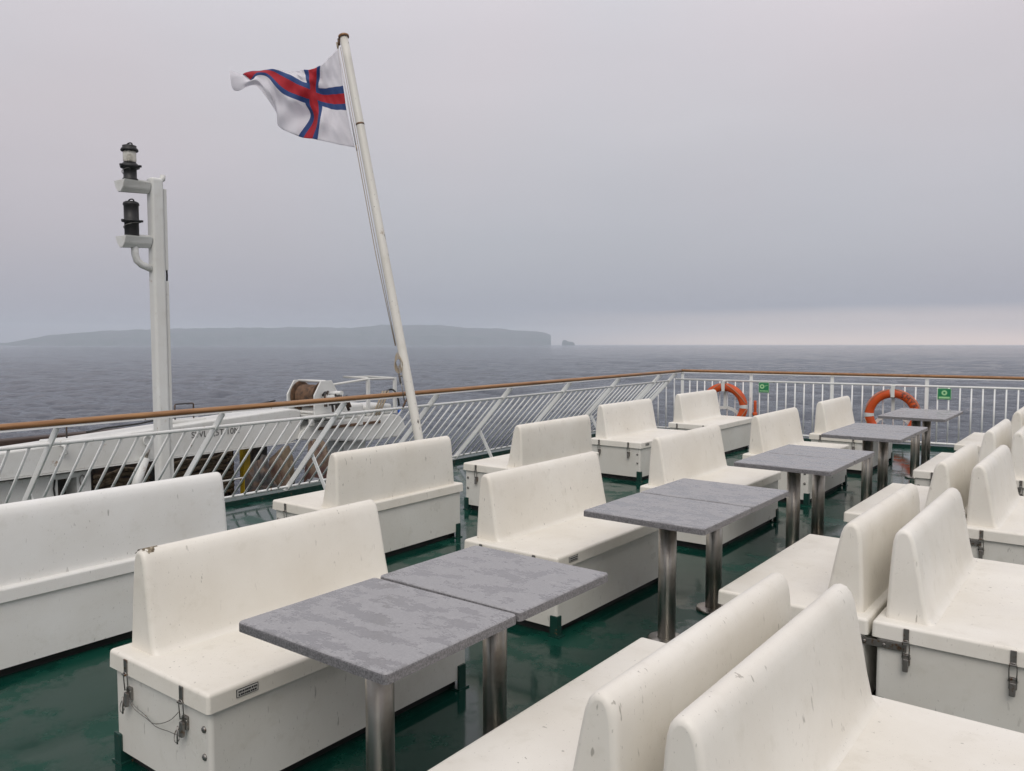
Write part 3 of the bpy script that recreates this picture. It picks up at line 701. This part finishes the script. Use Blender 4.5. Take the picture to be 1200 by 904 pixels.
# lifebuoy light
ll = bpy.data.objects.new('lifebuoy_light', None); COL.objects.link(ll); ll.matrix_world = aft_frame(-4.845, .40, .045); tag(ll, 'slim orange lifebuoy light clipped upright to the aft railing', 'marker light')
put('tube_body', lathem('tube_body', M['orange'], [(.021, .02), (.023, .03), (.023, .19), (.021, .205), (.012, .212)], 16), ll)
put('collar', lathem('collar', M['orange'], [(.034, -.035), (.037, -.02), (.037, .012), (.03, .022)], 16), ll)
put('clip', boxm('clip', M['black'], -.05, .004, -.006, .05, -.015, .0), ll)
def esign(x, z, w, h, label, arrow):
    root = bpy.data.objects.new('safety_sign', None); COL.objects.link(root); root.matrix_world = aft_frame(x, z, .026); tag(root, label, 'sign', 'green safety signs on the aft railing')
    put('panel', boxm('panel', M['sgreen'], -w / 2, w / 2, 0, .004, -h / 2, h / 2), root)
    put('border', boxm('border', M['spale'], -w / 2 - .005, w / 2 + .005, .004, .009, -h / 2 - .005, h / 2 + .005), root)
    bm = bmesh.new(); cx = -.028 if arrow else 0; cz = .018; n = 28
    ro, ri = (.037, .016)
    outer = [bm.verts.new((cx + ro * math.cos(2 * math.pi * k / n), -.0022, cz + ro * math.sin(2 * math.pi * k / n))) for k in range(n)]
    inner = [bm.verts.new((cx + ri * math.cos(2 * math.pi * k / n), -.0022, cz + ri * math.sin(2 * math.pi * k / n))) for k in range(n)]
    for k in range(n): bm.faces.new((outer[k], outer[(k + 1) % n], inner[(k + 1) % n], inner[k]))
    r = bmesh.ops.extrude_face_region(bm, geom=list(bm.faces)); bmesh.ops.translate(bm, verts=[e for e in r['geom'] if isinstance(e, bmesh.types.BMVert)], vec=(0, .002, 0))
    bmesh.ops.recalc_face_normals(bm, faces=bm.faces)
    put('ring_symbol', me_from(bm, 'ring_symbol', M['spale']), root)
    bm = bmesh.new()
    if arrow:
        box(bm, .026, .062, -.002, -.0002, .036, .042); box(bm, .026, .032, -.002, -.0002, .016, .036)
        x_ = -w / 2 + .014
        for k in range(6): box(bm, x_, x_ + .015, -.002, -.0002, -h / 2 + .012, -h / 2 + .03); x_ += .022
    else: box(bm, -w / 2 + .012, w / 2 - .012, -.002, -.0002, -h / 2 + .010, -h / 2 + .036)
    put('print', me_from(bm, 'print', M['spale']), root)
esign(-4.718, .825, .150, .150, 'small green lifebuoy sign with an arrow on the railing by the orange marker light', True)
esign(-2.172, .815, .165, .150, 'small green lifebuoy sign on the railing beside the lettered lifebuoy', False)

# ------------------------------------------------------------------ flagpole and flag
PB = Vector((-5.63, 6.005, 0)); PT = Vector((-6.850, 6.005, 4.86)); pdv = (PT - PB).normalized()
fp = empty('flagpole', PB); tag(fp, 'tall white flagpole leaning outboard over the slanted side railing', 'flagpole')
put('pole', tubem('pole', M['polewhite'], [(PT - PB) * (k / 20) for k in range(21)], [.048 - .004 * k / 20 for k in range(21)], 20), fp)
capc = PT - PB
put('cap', tubem('cap', M['wood'], [capc, capc + pdv * .02, capc + pdv * .03], [.058, .058, .045], 20), fp)
put('deck_socket', tubem('deck_socket', M['dgreen'], [pdv * -.0, pdv * .16], .075, 18), fp)
put('truck_sheave', tubem('truck_sheave', M['rustrope'], [capc - pdv * .02 + Vector((-.04, -.05, 0)) * .9, capc - pdv * .09 + Vector((-.04, -.05, 0)) * 1.0], .014, 8), fp)
put('collar_band', tubem('collar_band', M['rustrope'], [pdv * 4.02, pdv * 4.04], .0465, 20), fp)
hs = -RGT     # towards the picture's left, across the wind
hoff = Vector((hs.x, hs.y, 0)) * .085
def onpole(s): return pdv * s
hal = [onpole(4.96) + hoff * .75, onpole(4.86) + hoff * 1.0, onpole(3.80) + hoff * 1.0, onpole(2.6) + hoff * 1.05, onpole(1.62) + hoff * .75]
put('halyard', tubem('halyard', M['rope'], hal, .0042, 6), fp)
put('halyard', tubem('halyard', M['rope'], [onpole(4.9) + hoff * .66, onpole(3) + hoff * .78, onpole(1.62) + hoff * .68], .0035, 6), fp)
bm = bmesh.new()
for k in range(5):
    c0 = onpole(1.47 - .015 * k) + hoff * .72
    tube(bm, [c0 + Vector((RGT.x, RGT.y, 0)) * .030 * math.cos(a * math.pi / 6) * (1 + .1 * k) + Vector((0, 0, .075 * math.sin(a * math.pi / 6))) + FWD * (-.01 * k) for a in range(13)], .0055, 6)
put('rope_coil', me_from(bm, 'rope_coil', M['rope']), fp)
bm = bmesh.new(); tube(bm, [onpole(1.30) + hoff * .55, onpole(1.30) + hoff * .95], .008, 8); tube(bm, [onpole(1.22) + hoff * .95, onpole(1.38) + hoff * .95], .009, 8)
tube(bm, [onpole(1.02) + hoff * .9, onpole(1.28) + hoff * .85], .0055, 6); box(bm, -.0, .0001, 0, .0001, 0, .0001)
put('cleat', me_from(bm, 'cleat', M['latch']), fp)
bm = bmesh.new()
for k in range(5): tube(bm, [onpole(1.06 - .02 * k) + hoff * (.45 + .15 * k), onpole(1.06 - .02 * k) + hoff * (.6 + .16 * k)], .013, 8)
put('shackle', me_from(bm, 'shackle', M['rustrope']), fp)

def build_flag():
    us = [0, .14, .2727, .4545, .64, .78, .89, .95, .98, 1.0]; vs = [0, .375, .5, .625, .80, 1.0]
    # outline of the cloth as (across, up) in units of 1/900 of the picture crop, third value = depth
    G = [[(772, 165, 0), (802, 402, 0), (812, 480, 0), (822, 560, 0), (845, 680, 0), (872, 800, 0)],
         [(712, 225, -8), (716, 410, 14), (722, 482, 16), (730, 552, 10), (738, 660, -10), (745, 776, -6)],
         [(652, 278, -10), (626, 408, 20), (636, 470, 22), (652, 528, 12), (652, 636, -26), (626, 756, -16)],
         [(528, 296, 22), (556, 392, -14), (548, 455, -20), (538, 512, -8), (562, 590, 30), (480, 722, 16)],
         [(415, 284, 52), (430, 332, 6), (408, 400, -14), (392, 462, -22), (372, 545, -4), (342, 655, 14)],
         [(300, 296, 70), (312, 290, 16), (296, 322, -8), (282, 352, -26), (306, 452, -24), (326, 562, 10)],
         [(215, 322, 86), (205, 296, 24), (203, 318, -4), (212, 356, -26), (226, 394, -44), (214, 420, -44)],
         [(165, 336, 92), (150, 306, 28), (158, 330, -2), (192, 376, -22), (158, 404, -56), (98, 458, -66)],
         [(147, 341, 94), (118, 313, 29), (140, 335, -3), (188, 382, -22), (136, 384, -60), (64, 440, -74)],
         [(128, 346, 96), (96, 322, 30), (126, 340, -4), (184, 386, -22), (112, 350, -62), (58, 345, -80)]]
    def cr(p0, p1, p2, p3, t):
        return [(.5 * ((2 * b_) + (-a + c) * t + (2 * a - 5 * b_ + 4 * c - d) * t * t + (-a + 3 * b_ - 3 * c + d) * t ** 3)) for a, b_, c, d in zip(p0, p1, p2, p3)]
    def interp(xs, ps, x):
        for i in range(len(xs) - 1):
            if x <= xs[i + 1] + 1e-9: break
        t = (x - xs[i]) / (xs[i + 1] - xs[i])
        p1, p2 = ps[i], ps[i + 1]
        p0 = ps[i - 1] if i else [2 * a - b_ for a, b_ in zip(p1, p2)]; p3 = ps[i + 2] if i + 2 < len(ps) else [2 * b_ - a for a, b_ in zip(p1, p2)]
        return cr(p0, p1, p2, p3, t)
    NU, NV = 110, 80
    def snap(n, edges):
        xs = sorted(set([i / n for i in range(n + 1) if min(abs(i / n - e) for e in edges) > .4 / n] + list(edges) + [0, 1])); return xs
    ue = [6 / 22, 7 / 22, 9 / 22, 10 / 22]; ve = [6 / 16, 7 / 16, 9 / 16, 10 / 16]
    U, V = snap(NU, ue), snap(NV, ve)
    H0 = PB + onpole(4.885) + hoff; H1 = PB + onpole(3.80) + hoff        # hoist ends on the halyard
    scale = (H0 - H1).length / math.hypot(872 - 772, 800 - 165)
    # picture axes in the place: across = RGT, up = z ; leaning hoist already matches the halyard
    zup = Vector((0, 0, 1))
    bm = bmesh.new(); g = []
    for u in U:
        row = []
        for v_ in V:
            x, y, d = interp(us, [interp(vs, r_, v_) for r_ in G], u)
            rip = 8 * math.sin(u * 23 + v_ * 5) * u ** .6 + 7 * math.sin(u * 37 - v_ * 14) * u ** .5 + 5 * math.sin(v_ * 26 + u * 11) * u ** .4 + 1.5 * math.sin(u * 80 + v_ * 30)
            p = H0 + RGT * (x - 772) * scale * (.91 if x < 772 else 1) - zup * (y - 165) * scale * .97 + FWD * (d + rip) * scale * 1.3
            row.append(bm.verts.new(p - PT))
        g.append(row)
    for i in range(len(U) - 1):
        for j in range(len(V) - 1):
            f = bm.faces.new((g[i][j], g[i][j + 1], g[i + 1][j + 1], g[i + 1][j])); f.smooth = True
            uc = (U[i] + U[i + 1]) / 2; vc = (V[j] + V[j + 1]) / 2
            red = ue[1] < uc < ue[2] or ve[1] < vc < ve[2]; blue = ue[0] < uc < ue[3] or ve[0] < vc < ve[3]
            f.material_index = 2 if red else (1 if blue else 0)
    me = me_from(bm, 'cloth', [M['fwhite'], M['fblue'], M['fred']])
    fl = empty('flag', PT); tag(fl, 'wind-blown white flag with blue-edged red cross flying from the flagpole', 'flag')
    c_ = put('cloth', me, fl)
    so = c_.modifiers.new('thickness', 'SOLIDIFY'); so.thickness = .0012
    put('toggle', tubem('toggle', M['rope'], [H0 - PT, H0 - PT + pdv * .07], .009, 8), fl)
    put('toggle', tubem('toggle', M['rope'], [H1 - PT, H1 - PT - pdv * .06], .007, 8), fl)
    # seam line of the hoist
    put('hoist_tape', tubem('hoist_tape', M['fwhite'], [H0 - PT, (H0 + H1) / 2 - PT, H1 - PT], .007, 8), fl)
build_flag()

# ------------------------------------------------------------------ lamp mast
MB_ = Vector((-8.0, 4.475, LOWZ)); MH = 3.28 - LOWZ
lm = empty('lamp_mast', MB_); tag(lm, 'white steel lamp mast carrying two black ship lanterns outside the railing', 'lamp mast')
# local axes: l = towards the picture's left along -Y (lanterns side)
bm = bmesh.new(); box(bm, -.062, .062, -.066, .066, 0, MH, bev=.03, seg=4); put('mast', me_from(bm, 'mast', M['steelwhite']), lm)
put('foot_plate', boxm('foot_plate', M['steelwhite'], -.16, .16, -.16, .16, 0, .03, bev=.004), lm)
put('top_lug', tubem('top_lug', M['steelwhite'], [(0, .05, MH - .02), (0, .085, MH - .0), (0, .09, MH + .04)], .028, 12), lm)
for z0, z1 in ((2.35, 3.18), (-.2, 2.24)):
    put('conduit', boxm('conduit', M['steelwhite'], -.03, .03, .074, .110, z0 - LOWZ, z1 - LOWZ, bev=.006), lm)
put('conduit_clip', boxm('conduit_clip', M['steelwhite'], -.02, .02, .068, .085, 2.9 - LOWZ, 2.94 - LOWZ), lm)
put('cable', tubem('cable', M['black'], [(0, .10, 2.18 - LOWZ), (0, .105, 2.30 - LOWZ), (0, .10, 2.42 - LOWZ)], .010, 8), lm)
def arm(z):
    # short trough shaped bracket, cut off square
    bm = bmesh.new(); prof = [(-.11, .045), (-.075, -.03), (-.03, -.072), (.03, -.072), (.075, -.03), (.11, .045)]
    y0, y1 = -.37, -.07
    a = [bm.verts.new((x, y0, zz)) for x, zz in prof]; b_ = [bm.verts.new((x * .6, y1, zz * .9 + .01)) for x, zz in prof]
    bm.faces.new(a); bm.faces.new(b_[::-1])
    for i in range(6): bm.faces.new((a[i], a[(i + 1) % 6], b_[(i + 1) % 6], b_[i]))
    bmesh.ops.recalc_face_normals(bm, faces=bm.faces); bmesh.ops.bevel(bm, geom=list(bm.edges), offset=.006, segments=2, affect='EDGES')
    return put('bracket', me_from(bm, 'bracket', M['steelwhite']), lm, (0, 0, z - LOWZ))
arm(3.165); arm(2.62)
put('bracket_strut', tubem('bracket_strut', M['steelwhite'], [(0, -.23, 2.57 - LOWZ), (0, -.23, 2.50 - LOWZ), (0, -.21, 2.43 - LOWZ), (0, -.16, 2.39 - LOWZ), (0, -.06, 2.355 - LOWZ)], .036, 14), lm)
for z in (3.225, 2.68): put('stay', boxm('stay', M['steelwhite'], -.012, .012, -.2, -.06, z - LOWZ - .012, z - LOWZ + .012), lm)
LX = -.255
def lantern(z, clear):
    root = put('lantern', lathem('lantern', M['lampblack'], [(.066, 0), (.072, .008), (.072, .022), (.062, .03), (.062, .115), (.088, .125), (.092, .14), (.092, .15), (.075, .165), (.055, .185)] if clear else
               [(.066, 0), (.068, .01), (.068, .135), (.092, .142), (.094, .155), (.070, .165), (.070, .30), (.078, .312), (.07, .335), (.05, .345)], 26), lm, (0, LX, z - LOWZ))
    if clear:
        put('lens', lathem('lens', M['glass'], [(.056, .186), (.062, .20), (.062, .282), (.056, .292)], 26), root)
        put('bulb', lathem('bulb', M['tape'], [(.018, .185), (.02, .20), (.024, .235), (.012, .26)], 14), root)
        put('cap', lathem('cap', M['lampblack'], [(.078, .290), (.084, .30), (.076, .318), (.066, .326), (.066, .345), (.045, .352)], 26), root)
    zt = .345 if not clear else .35
    put('carrying_handle', tubem('carrying_handle', M['lampblack'], [(.055 * math.cos(R(a)), .0, zt + .022 * math.sin(R(a))) for a in range(0, 181, 20)], .007, 8), root)
    for k in range(3):
        a = R(40 + 120 * k); put('lug', boxm('lug', M['lampblack'], -.012, .012, -.012, .012, .135, .155), root, (.098 * math.cos(a), .098 * math.sin(a), 0 if clear else .004))
    put('wire', tubem('wire', M['latch'], [(.07 * math.cos(a) * 1.05, .07 * math.sin(a) * 1.05 , .09 - .05 * math.sin(a * .5 + 1)) for a in [R(k) for k in range(150, 420, 20)]], .004, 6), root)
lantern(3.212, True); lantern(2.667, False)

# ------------------------------------------------------------------ crane arm, winch and gear on the lower deck
GX = -9.5
ga = empty('jib_crane', (GX, 5.5, LOWZ)); tag(ga, 'long white steel crane arm with painted load lettering outside the railing', 'crane')
bm = bmesh.new(); pr = [(-1.0, .155, .30), (3.5, .155, .442), (5.23, .155, .535), (6.4, .155, .595), (7.25, .155, .63), (7.42, .20, .60)]
rr_ = []
for y, z0, z1 in pr:
    rr_.append([bm.verts.new((x, y - 5.5, z - LOWZ)) for x, z in ((-.42, z0), (0, z0), (0, z1 - .02), (-.03, z1), (-.42, z1))])
for a, b_ in zip(rr_, rr_[1:]):
    for i in range(5): bm.faces.new((a[i], a[(i + 1) % 5], b_[(i + 1) % 5], b_[i]))
bm.faces.new(rr_[0]); bm.faces.new(rr_[-1][::-1]); bmesh.ops.recalc_face_normals(bm, faces=bm.faces)
bmesh.ops.bevel(bm, geom=list(bm.edges), offset=.006, segments=2, affect='EDGES')
put('girder', me_from(bm, 'girder', M['steelwhite']), ga)
put('lower_flange', boxm('lower_flange', M['steelwhite'], -.43, .015, -6.5, 1.83, .140 - LOWZ, .153 - LOWZ), ga)
tm = text_mesh('SWL 1,5T 10M', .115, M['greyink'], .001)
o = put('lettering', tm, ga, (.004, 6.06 - 5.5, .40 - LOWZ), (R(90), 0, R(90)))
# grip, hoops and bracket on the arm
put('grip', tubem('grip', M['steelwhite'], [(.0, 4.12 - 5.5, .46 - LOWZ), (.05, 4.14 - 5.5, .44 - LOWZ), (.05, 4.16 - 5.5, .36 - LOWZ), (0, 4.12 - 5.5, .33 - LOWZ)], .016, 10), ga)
put('ring_eye', tubem('ring_eye', M['steelwhite'], [(.02, 5.12 - 5.5 + .05 * math.cos(k * math.pi / 6), .40 - LOWZ + .06 * math.sin(k * math.pi / 6)) for k in range(13)], .01, 8), ga)
for ya, yb, zt in ((4.16, 4.30, .72), (5.64, 5.90, .79)):
    z0 = .46 if ya < 5 else .56
    put('hoop', tubem('hoop', M['mach'], [(-.25, ya - 5.5, z0 - LOWZ), (-.25, ya - 5.5, zt - .01 - LOWZ), (-.25, ya + .012 - 5.5, zt - LOWZ), (-.25, yb - .012 - 5.5, zt - LOWZ), (-.25, yb - 5.5, zt - .01 - LOWZ), (-.25, yb - 5.5, z0 - LOWZ)], .010, 8), ga)
    bm = bmesh.new(); box(bm, -.36, -.14, ya - 5.62, yb - 5.38, z0 - .01 - LOWZ, z0 + .035 - LOWZ, bev=.015); put('hoop_base', me_from(bm, 'hoop_base', M['steelwhite']), ga)
put('hose', tubem('hose', M['black'], [(-.2, 4.5 + k * .22 - 5.5, .545 + .02 * k ** .9 + .008 * math.sin(k * 1.7) - LOWZ) for k in range(13)], .012, 8), ga)
put('hydraulic_ram', tubem('hydraulic_ram', M['steelwhite'], [(.06, 4.85 - 5.5, -.35 - LOWZ), (.06, 5.06 - 5.5, .20 - LOWZ)], .055, 16), ga)
put('ram_rod', tubem('ram_rod', M['steel'], [(.06, 5.06 - 5.5, .20 - LOWZ), (.06, 5.10 - 5.5, .30 - LOWZ)], .028, 12), ga)
put('pillar', boxm('pillar', M['steelwhite'], -.38, -.10, -3.5, -3.0, 0, .15 - LOWZ), ga)
# dark wooden fender behind the arm
tag(put('fender_beam', boxm('fender_beam', M['darkwood'], -.10, .10, -6.0, 1.6, 0, 1.91, bev=.02), None, (-10.9, 4.0, LOWZ)), 'dark brown timber bulwark beam running behind the white crane arm', 'bulwark')
# white locker wall under the arm, with dark opening
lw = empty('locker', (-9.75, 3.3, LOWZ)); tag(lw, 'white steel locker with a dark opening under the crane arm', 'locker')
bm = bmesh.new(); y0, y1 = -1.6, 1.20; oy0, oy1 = .83, 1.04; zt = .10 - LOWZ; oz = .045 - LOWZ
for a in ((-.5, .12, y0, oy0, 0, zt), (-.5, .12, oy1, y1, 0, zt), (-.5, .12, oy0, oy1, oz, zt), (-.5, -.30, oy0, oy1, 0, oz)): box(bm, *a)
bmesh.ops.remove_doubles(bm, verts=bm.verts, dist=.0001)
put('wall', me_from(bm, 'wall', M['steelwhite']), lw)
put('recess', boxm('recess', M['mach'], -.299, -.16, oy0 + .002, oy1 - .002, .002, oz - .003), lw)
put('door_ring', tubem('door_ring', M['latch'], [(.13, 1.10 + .03 * math.cos(k * math.pi / 6), .0 - LOWZ + .06 * math.sin(k * math.pi / 6)) for k in range(13)], .006, 6), lw)
put('cable', tubem('cable', M['black'], [(.125, .80, .05 - LOWZ), (.135, .78, -.05 - LOWZ), (.13, .80, -.2 - LOWZ), (.125, .81, -.6 - LOWZ)], .010, 8), lw)
# stowed mooring ropes: rows of brown rope on racks
def rope_rack(ya, yb, label):
    root = empty('rope_rack', (-10.0, (ya + yb) / 2, LOWZ)); tag(root, label, 'rope rack', 'racks of brown mooring rope')
    hl = (yb - ya) / 2; rnd = random.Random(int(ya * 10))
    nz = 26
    for k in range(nz):
        z = .03 + k * .058; ph = rnd.random() * 6
        pts = [(.03 * math.sin(ph + q), -hl + 2 * hl * q / 12, z + .022 * math.sin(ph + q * .8) + .05 * (q / 12 - .5)) for q in range(13)]
        put('rope', tubem('rope', M['brope'], pts, rnd.uniform(.026, .034), 8), root)
    for s_ in (-1, 1): put('rack_post', boxm('rack_post', M['mach'], -.12, -.05, s_ * (hl + .03) - .03, s_ * (hl + .03) + .03, 0, 1.62), root)
    put('rack_back', boxm('rack_back', M['mach'], -.14, -.121, -hl, hl, 0, 1.58), root)
rope_rack(4.72, 5.40, 'rack of brown mooring rope to the left of the lamp mast foot beside the locker')
rope_rack(5.52, 6.62, 'rack of brown mooring rope beside the yellow post')
yp = empty('yellow_post', (-9.9, 6.76, LOWZ)); tag(yp, 'yellow painted steel post under the end of the crane arm', 'post')
put('column', boxm('column', M['yellow'], -.05, .05, -.055, .055, 0.012, 1.63, bev=.006), yp); put('foot_plate', boxm('foot_plate', M['yellow'], -.09, .09, -.09, .09, 0, .012), yp)
dp = empty('dark_post', (-9.95, 7.0, LOWZ)); tag(dp, 'dark rusty steel frame post right behind the yellow post', 'post')
put('column', boxm('column', M['mach'], -.06, .06, -.13, .13, .012, 1.62, bev=.01), dp); put('foot_plate', boxm('foot_plate', M['mach'], -.1, .1, -.17, .17, 0, .012), dp)
lr = empty('lower_railing', (-9.25, 6, LOWZ)); tag(lr, 'thin white railing on the lower deck in front of the stowed ropes', 'railing')
for z in (.50, .78, 1.06, 1.30): put('rail', tubem('rail', M['steelwhite'], [(0, -1.3, z), (0, 1.36, z)], .013, 8), lr)
for y in (-1.29, -.35, .55, 1.3): put('stanchion', tubem('stanchion', M['steelwhite'], [(0, y, 0), (0, y, 1.31)], .018, 10), lr)
put('stay', tubem('stay', M['steelwhite'], [(0, .56, .75), (.0, .85, 0.01)], .016, 8), lr)

# crane base at the end of the arm, standing on a pedestal
cb = empty('service_platform', (-9.7, 8.3, LOWZ)); tag(cb, 'white service platform with rusty ledge and guard rail beyond the crane arm', 'platform')
def poly_prism(bm, pts, x0, x1):
    a = [bm.verts.new((x0, y, z)) for y, z in pts]; b_ = [bm.verts.new((x1, y, z)) for y, z in pts]
    bm.faces.new(a); bm.faces.new(b_[::-1]); n = len(pts)
    for i in range(n): bm.faces.new((a[i], a[(i + 1) % n], b_[(i + 1) % n], b_[i]))
    bmesh.ops.recalc_face_normals(bm, faces=bm.faces)
Zc = lambda z: z - LOWZ
bm = bmesh.new(); poly_prism(bm, [(-.95, Zc(.17)), (.35, Zc(.02)), (1.05, Zc(.02)), (1.22, Zc(.16)), (1.12, Zc(.34)), (.95, Zc(.40)), (-.60, Zc(.40)), (-.88, Zc(.30))], -.55, .25)
bmesh.ops.bevel(bm, geom=list(bm.edges), offset=.02, segments=2, affect='EDGES'); put('hull_box', me_from(bm, 'hull_box', M['steelwhite']), cb)
bm = bmesh.new(); box(bm, -.5, .2, -.6, .35, Zc(.402), Zc(.62), bev=.05, seg=3); put('gear_housing', me_from(bm, 'gear_housing', M['steelwhite']), cb)
bm = bmesh.new(); box(bm, -.45, .15, .42, 1.0, Zc(.402), Zc(.56), bev=.04, seg=3); put('gear_housing', me_from(bm, 'gear_housing', M['steelwhite']), cb)
put('rusty_ledge', boxm('rusty_ledge', M['rustrope'], .252, .275, -.62, .62, Zc(.285), Zc(.325)), cb)
put('pedestal', boxm('pedestal', M['steelwhite'], -.35, .05, .05, .5, -3.0, Zc(.018)), cb)
for y in (.45, 1.03): put('stanchion', boxm('stanchion', M['steelwhite'], .16, .20, y - .025, y + .025, Zc(.41), Zc(.99)), cb)
put('stanchion', boxm('stanchion', M['steelwhite'], .16, .20, -.30, -.25, Zc(.41), Zc(.93)), cb)
put('guard_rail', tubem('guard_rail', M['steelwhite'], [(.18, -.28, Zc(.93)), (.18, .45, Zc(.985)), (.18, 1.05, Zc(.965))], .018, 10), cb)
put('guard_rail', tubem('guard_rail', M['steelwhite'], [(.18, .45, Zc(1.0)), (-.40, .46, Zc(1.0)), (-.40, 1.0, Zc(.98)), (.18, 1.03, Zc(.975))], .016, 10), cb)
put('hose', tubem('hose', M['black'], [(.22, .9 + .18 * math.cos(R(a)), Zc(.52) + .28 * math.sin(R(a))) for a in range(0, 150, 12)], .014, 8), cb)
for k in range(3): put('hose', tubem('hose', M['rope'], [(.23, .50 + .06 * k, Zc(.41)), (.23, .62 + .06 * k, Zc(.6)), (.23, .72 + .06 * k, Zc(.78))], .016, 8), cb)
put('valve_cap', lathem('valve_cap', M['blue'], [(.03, 0), (.035, .01), (.035, .05), (.02, .06)], 14), cb, (.20, 1.12, Zc(.40)))
# fairing joining the base and the arm
# winch on top
wi = empty('winch', (-9.6, 7.72, .63), R(-84)); tag(wi, 'white winch with a brown wire rope drum above the end of the crane arm', 'winch')
def hexplate(y): 
    bm = bmesh.new(); pts = [(-.26, -.10), (.24, -.10), (.24, .18), (.10, .38), (-.12, .38), (-.26, .18)]
    a = [bm.verts.new((x, y - .012, z)) for x, z in pts]; b_ = [bm.verts.new((x, y + .012, z)) for x, z in pts]
    bm.faces.new(a); bm.faces.new(b_[::-1])
    for i in range(6): bm.faces.new((a[i], a[(i + 1) % 6], b_[(i + 1) % 6], b_[i]))
    bmesh.ops.recalc_face_normals(bm, faces=bm.faces); bmesh.ops.bevel(bm, geom=list(bm.edges), offset=.004, segments=1, affect='EDGES')
    return me_from(bm, 'side_plate', M['steelwhite'])
for y in (-.27, .27): put('side_plate', hexplate(y), wi)
bm = bmesh.new(); prf = []
for k in range(27): prf += [(.155 + (.010 if k % 2 else 0), -.20 + k * .0154)]
lathe(bm, prf, 26); bmesh.ops.rotate(bm, verts=bm.verts, cent=(0, 0, 0), matrix=Matrix.Rotation(R(90), 3, 'X'))
put('rope_drum', me_from(bm, 'rope_drum', M['rustrope']), wi, (0, 0, .15))
for y in (-.225, .21):
    bm = bmesh.new(); lathe(bm, [(.21, 0), (.215, .006), (.21, .012)], 28); bmesh.ops.rotate(bm, verts=bm.verts, cent=(0, 0, 0), matrix=Matrix.Rotation(R(90), 3, 'X')); put('drum_flange', me_from(bm, 'drum_flange', M['rustrope']), wi, (0, y, .15))
for z, x in ((.37, .0), (-.07, .2)): put('tie_rod', tubem('tie_rod', M['steelwhite'], [(x, -.27, z), (x, .27, z)], .02, 10), wi)
put('bed', boxm('bed', M['steelwhite'], -.3, .28, -.34, .62, -.13, -.10, bev=.004), wi)
for x, y in ((-.25, -.3), (.22, -.3), (.22, .2), (-.25, .7)): put('foot', boxm('foot', M['steelwhite'], x - .03, x + .03, y - .03, y + .03, -.26, -.13), wi)
bm = bmesh.new(); rnd = random.Random(5)
tube(bm, [(0, -.28, .13), (0, -.38, .14), (0, -.40, .14)], [.05, .05, .03], 12); tube(bm, [(.06, -.36, .10), (.06, -.44, .18)], .025, 8)
put('brake', me_from(bm, 'brake', M['mach']), wi)
bm = bmesh.new(); 
for k in range(9): tube(bm, [(.05 + .05 * rnd.random(), .30 + .05 * k, .02 + .2 * rnd.random()), (.08, .34 + .05 * k, .16 + .08 * rnd.random()), (.12 * rnd.random(), .38 + .05 * k, -.06 + .1 * rnd.random())], .016 + .01 * rnd.random(), 7)
put('hydraulic_lines', me_from(bm, 'hydraulic_lines', M['mach']), wi)
bm = bmesh.new(); tube(bm, [(.02, .30, .12), (.02, .52, .16), (.02, .58, .17)], [.085, .085, .05], 16); tube(bm, [(.06, .42, .2), (.08, .66, .22)], .035, 10); put('motor', me_from(bm, 'motor', M['steelwhite']), wi)

# covered gear on the lower deck: lumpy bundles
def bundle(name, loc, sx, sy, sz, mat, label, seed, rz=0):
    bm = bmesh.new(); bmesh.ops.create_icosphere(bm, subdivisions=4, radius=1)
    for v_ in bm.verts:
        p = v_.co.copy(); n_ = noise.fractal(p * 1.6 + Vector((seed, 0, 0)), 1, 2, 4); f = abs(noise.noise(Vector((p.x * 3.5, p.y * 3.5 + seed, p.z * .8))))
        p = Vector([math.copysign(abs(q) ** .62, q) for q in p]); k = .80 + .13 * n_ - .12 * f
        v_.co = Vector((p.x * sx * k, p.y * sy * k, max(-.45, p.z) * sz * k))
    lo = min(v_.co.z for v_ in bm.verts)
    for v_ in bm.verts: v_.co.z -= lo
    o = put(name, me_from(bm, name, mat, True), None, loc, (0, 0, rz)); tag(o, label, 'bundle')
bundle('gear_bundle', (-8.80, 6.22, LOWZ), .26, .22, 1.30, M['mach'], 'dark lumpy machinery bundle behind the slanted railing near the yellow post', 1.0)
bundle('gear_bundle', (-8.70, 6.98, LOWZ), .26, .34, 1.02, M['tarpgrey'], 'grey covered bundle low behind the slanted railing', 7.0)
bundle('gear_bundle', (-9.05, 6.74, LOWZ), .22, .20, 1.38, M['tarp'], 'tall brown tarpaulin bundle standing below the crane arm end', 3.0, .4)
bundle('gear_bundle', (-8.95, 7.30, LOWZ), .24, .24, 1.42, M['darkred'], 'dark reddish brown wrapped bundle beside the grey covered one', 9.0, .2)
bundle('gear_bundle', (-8.85, 6.55, LOWZ), .20, .16, 1.35, M['darkred'], 'narrow dark brown bundle between the machinery and the tall brown tarpaulin', 14.0, .2)
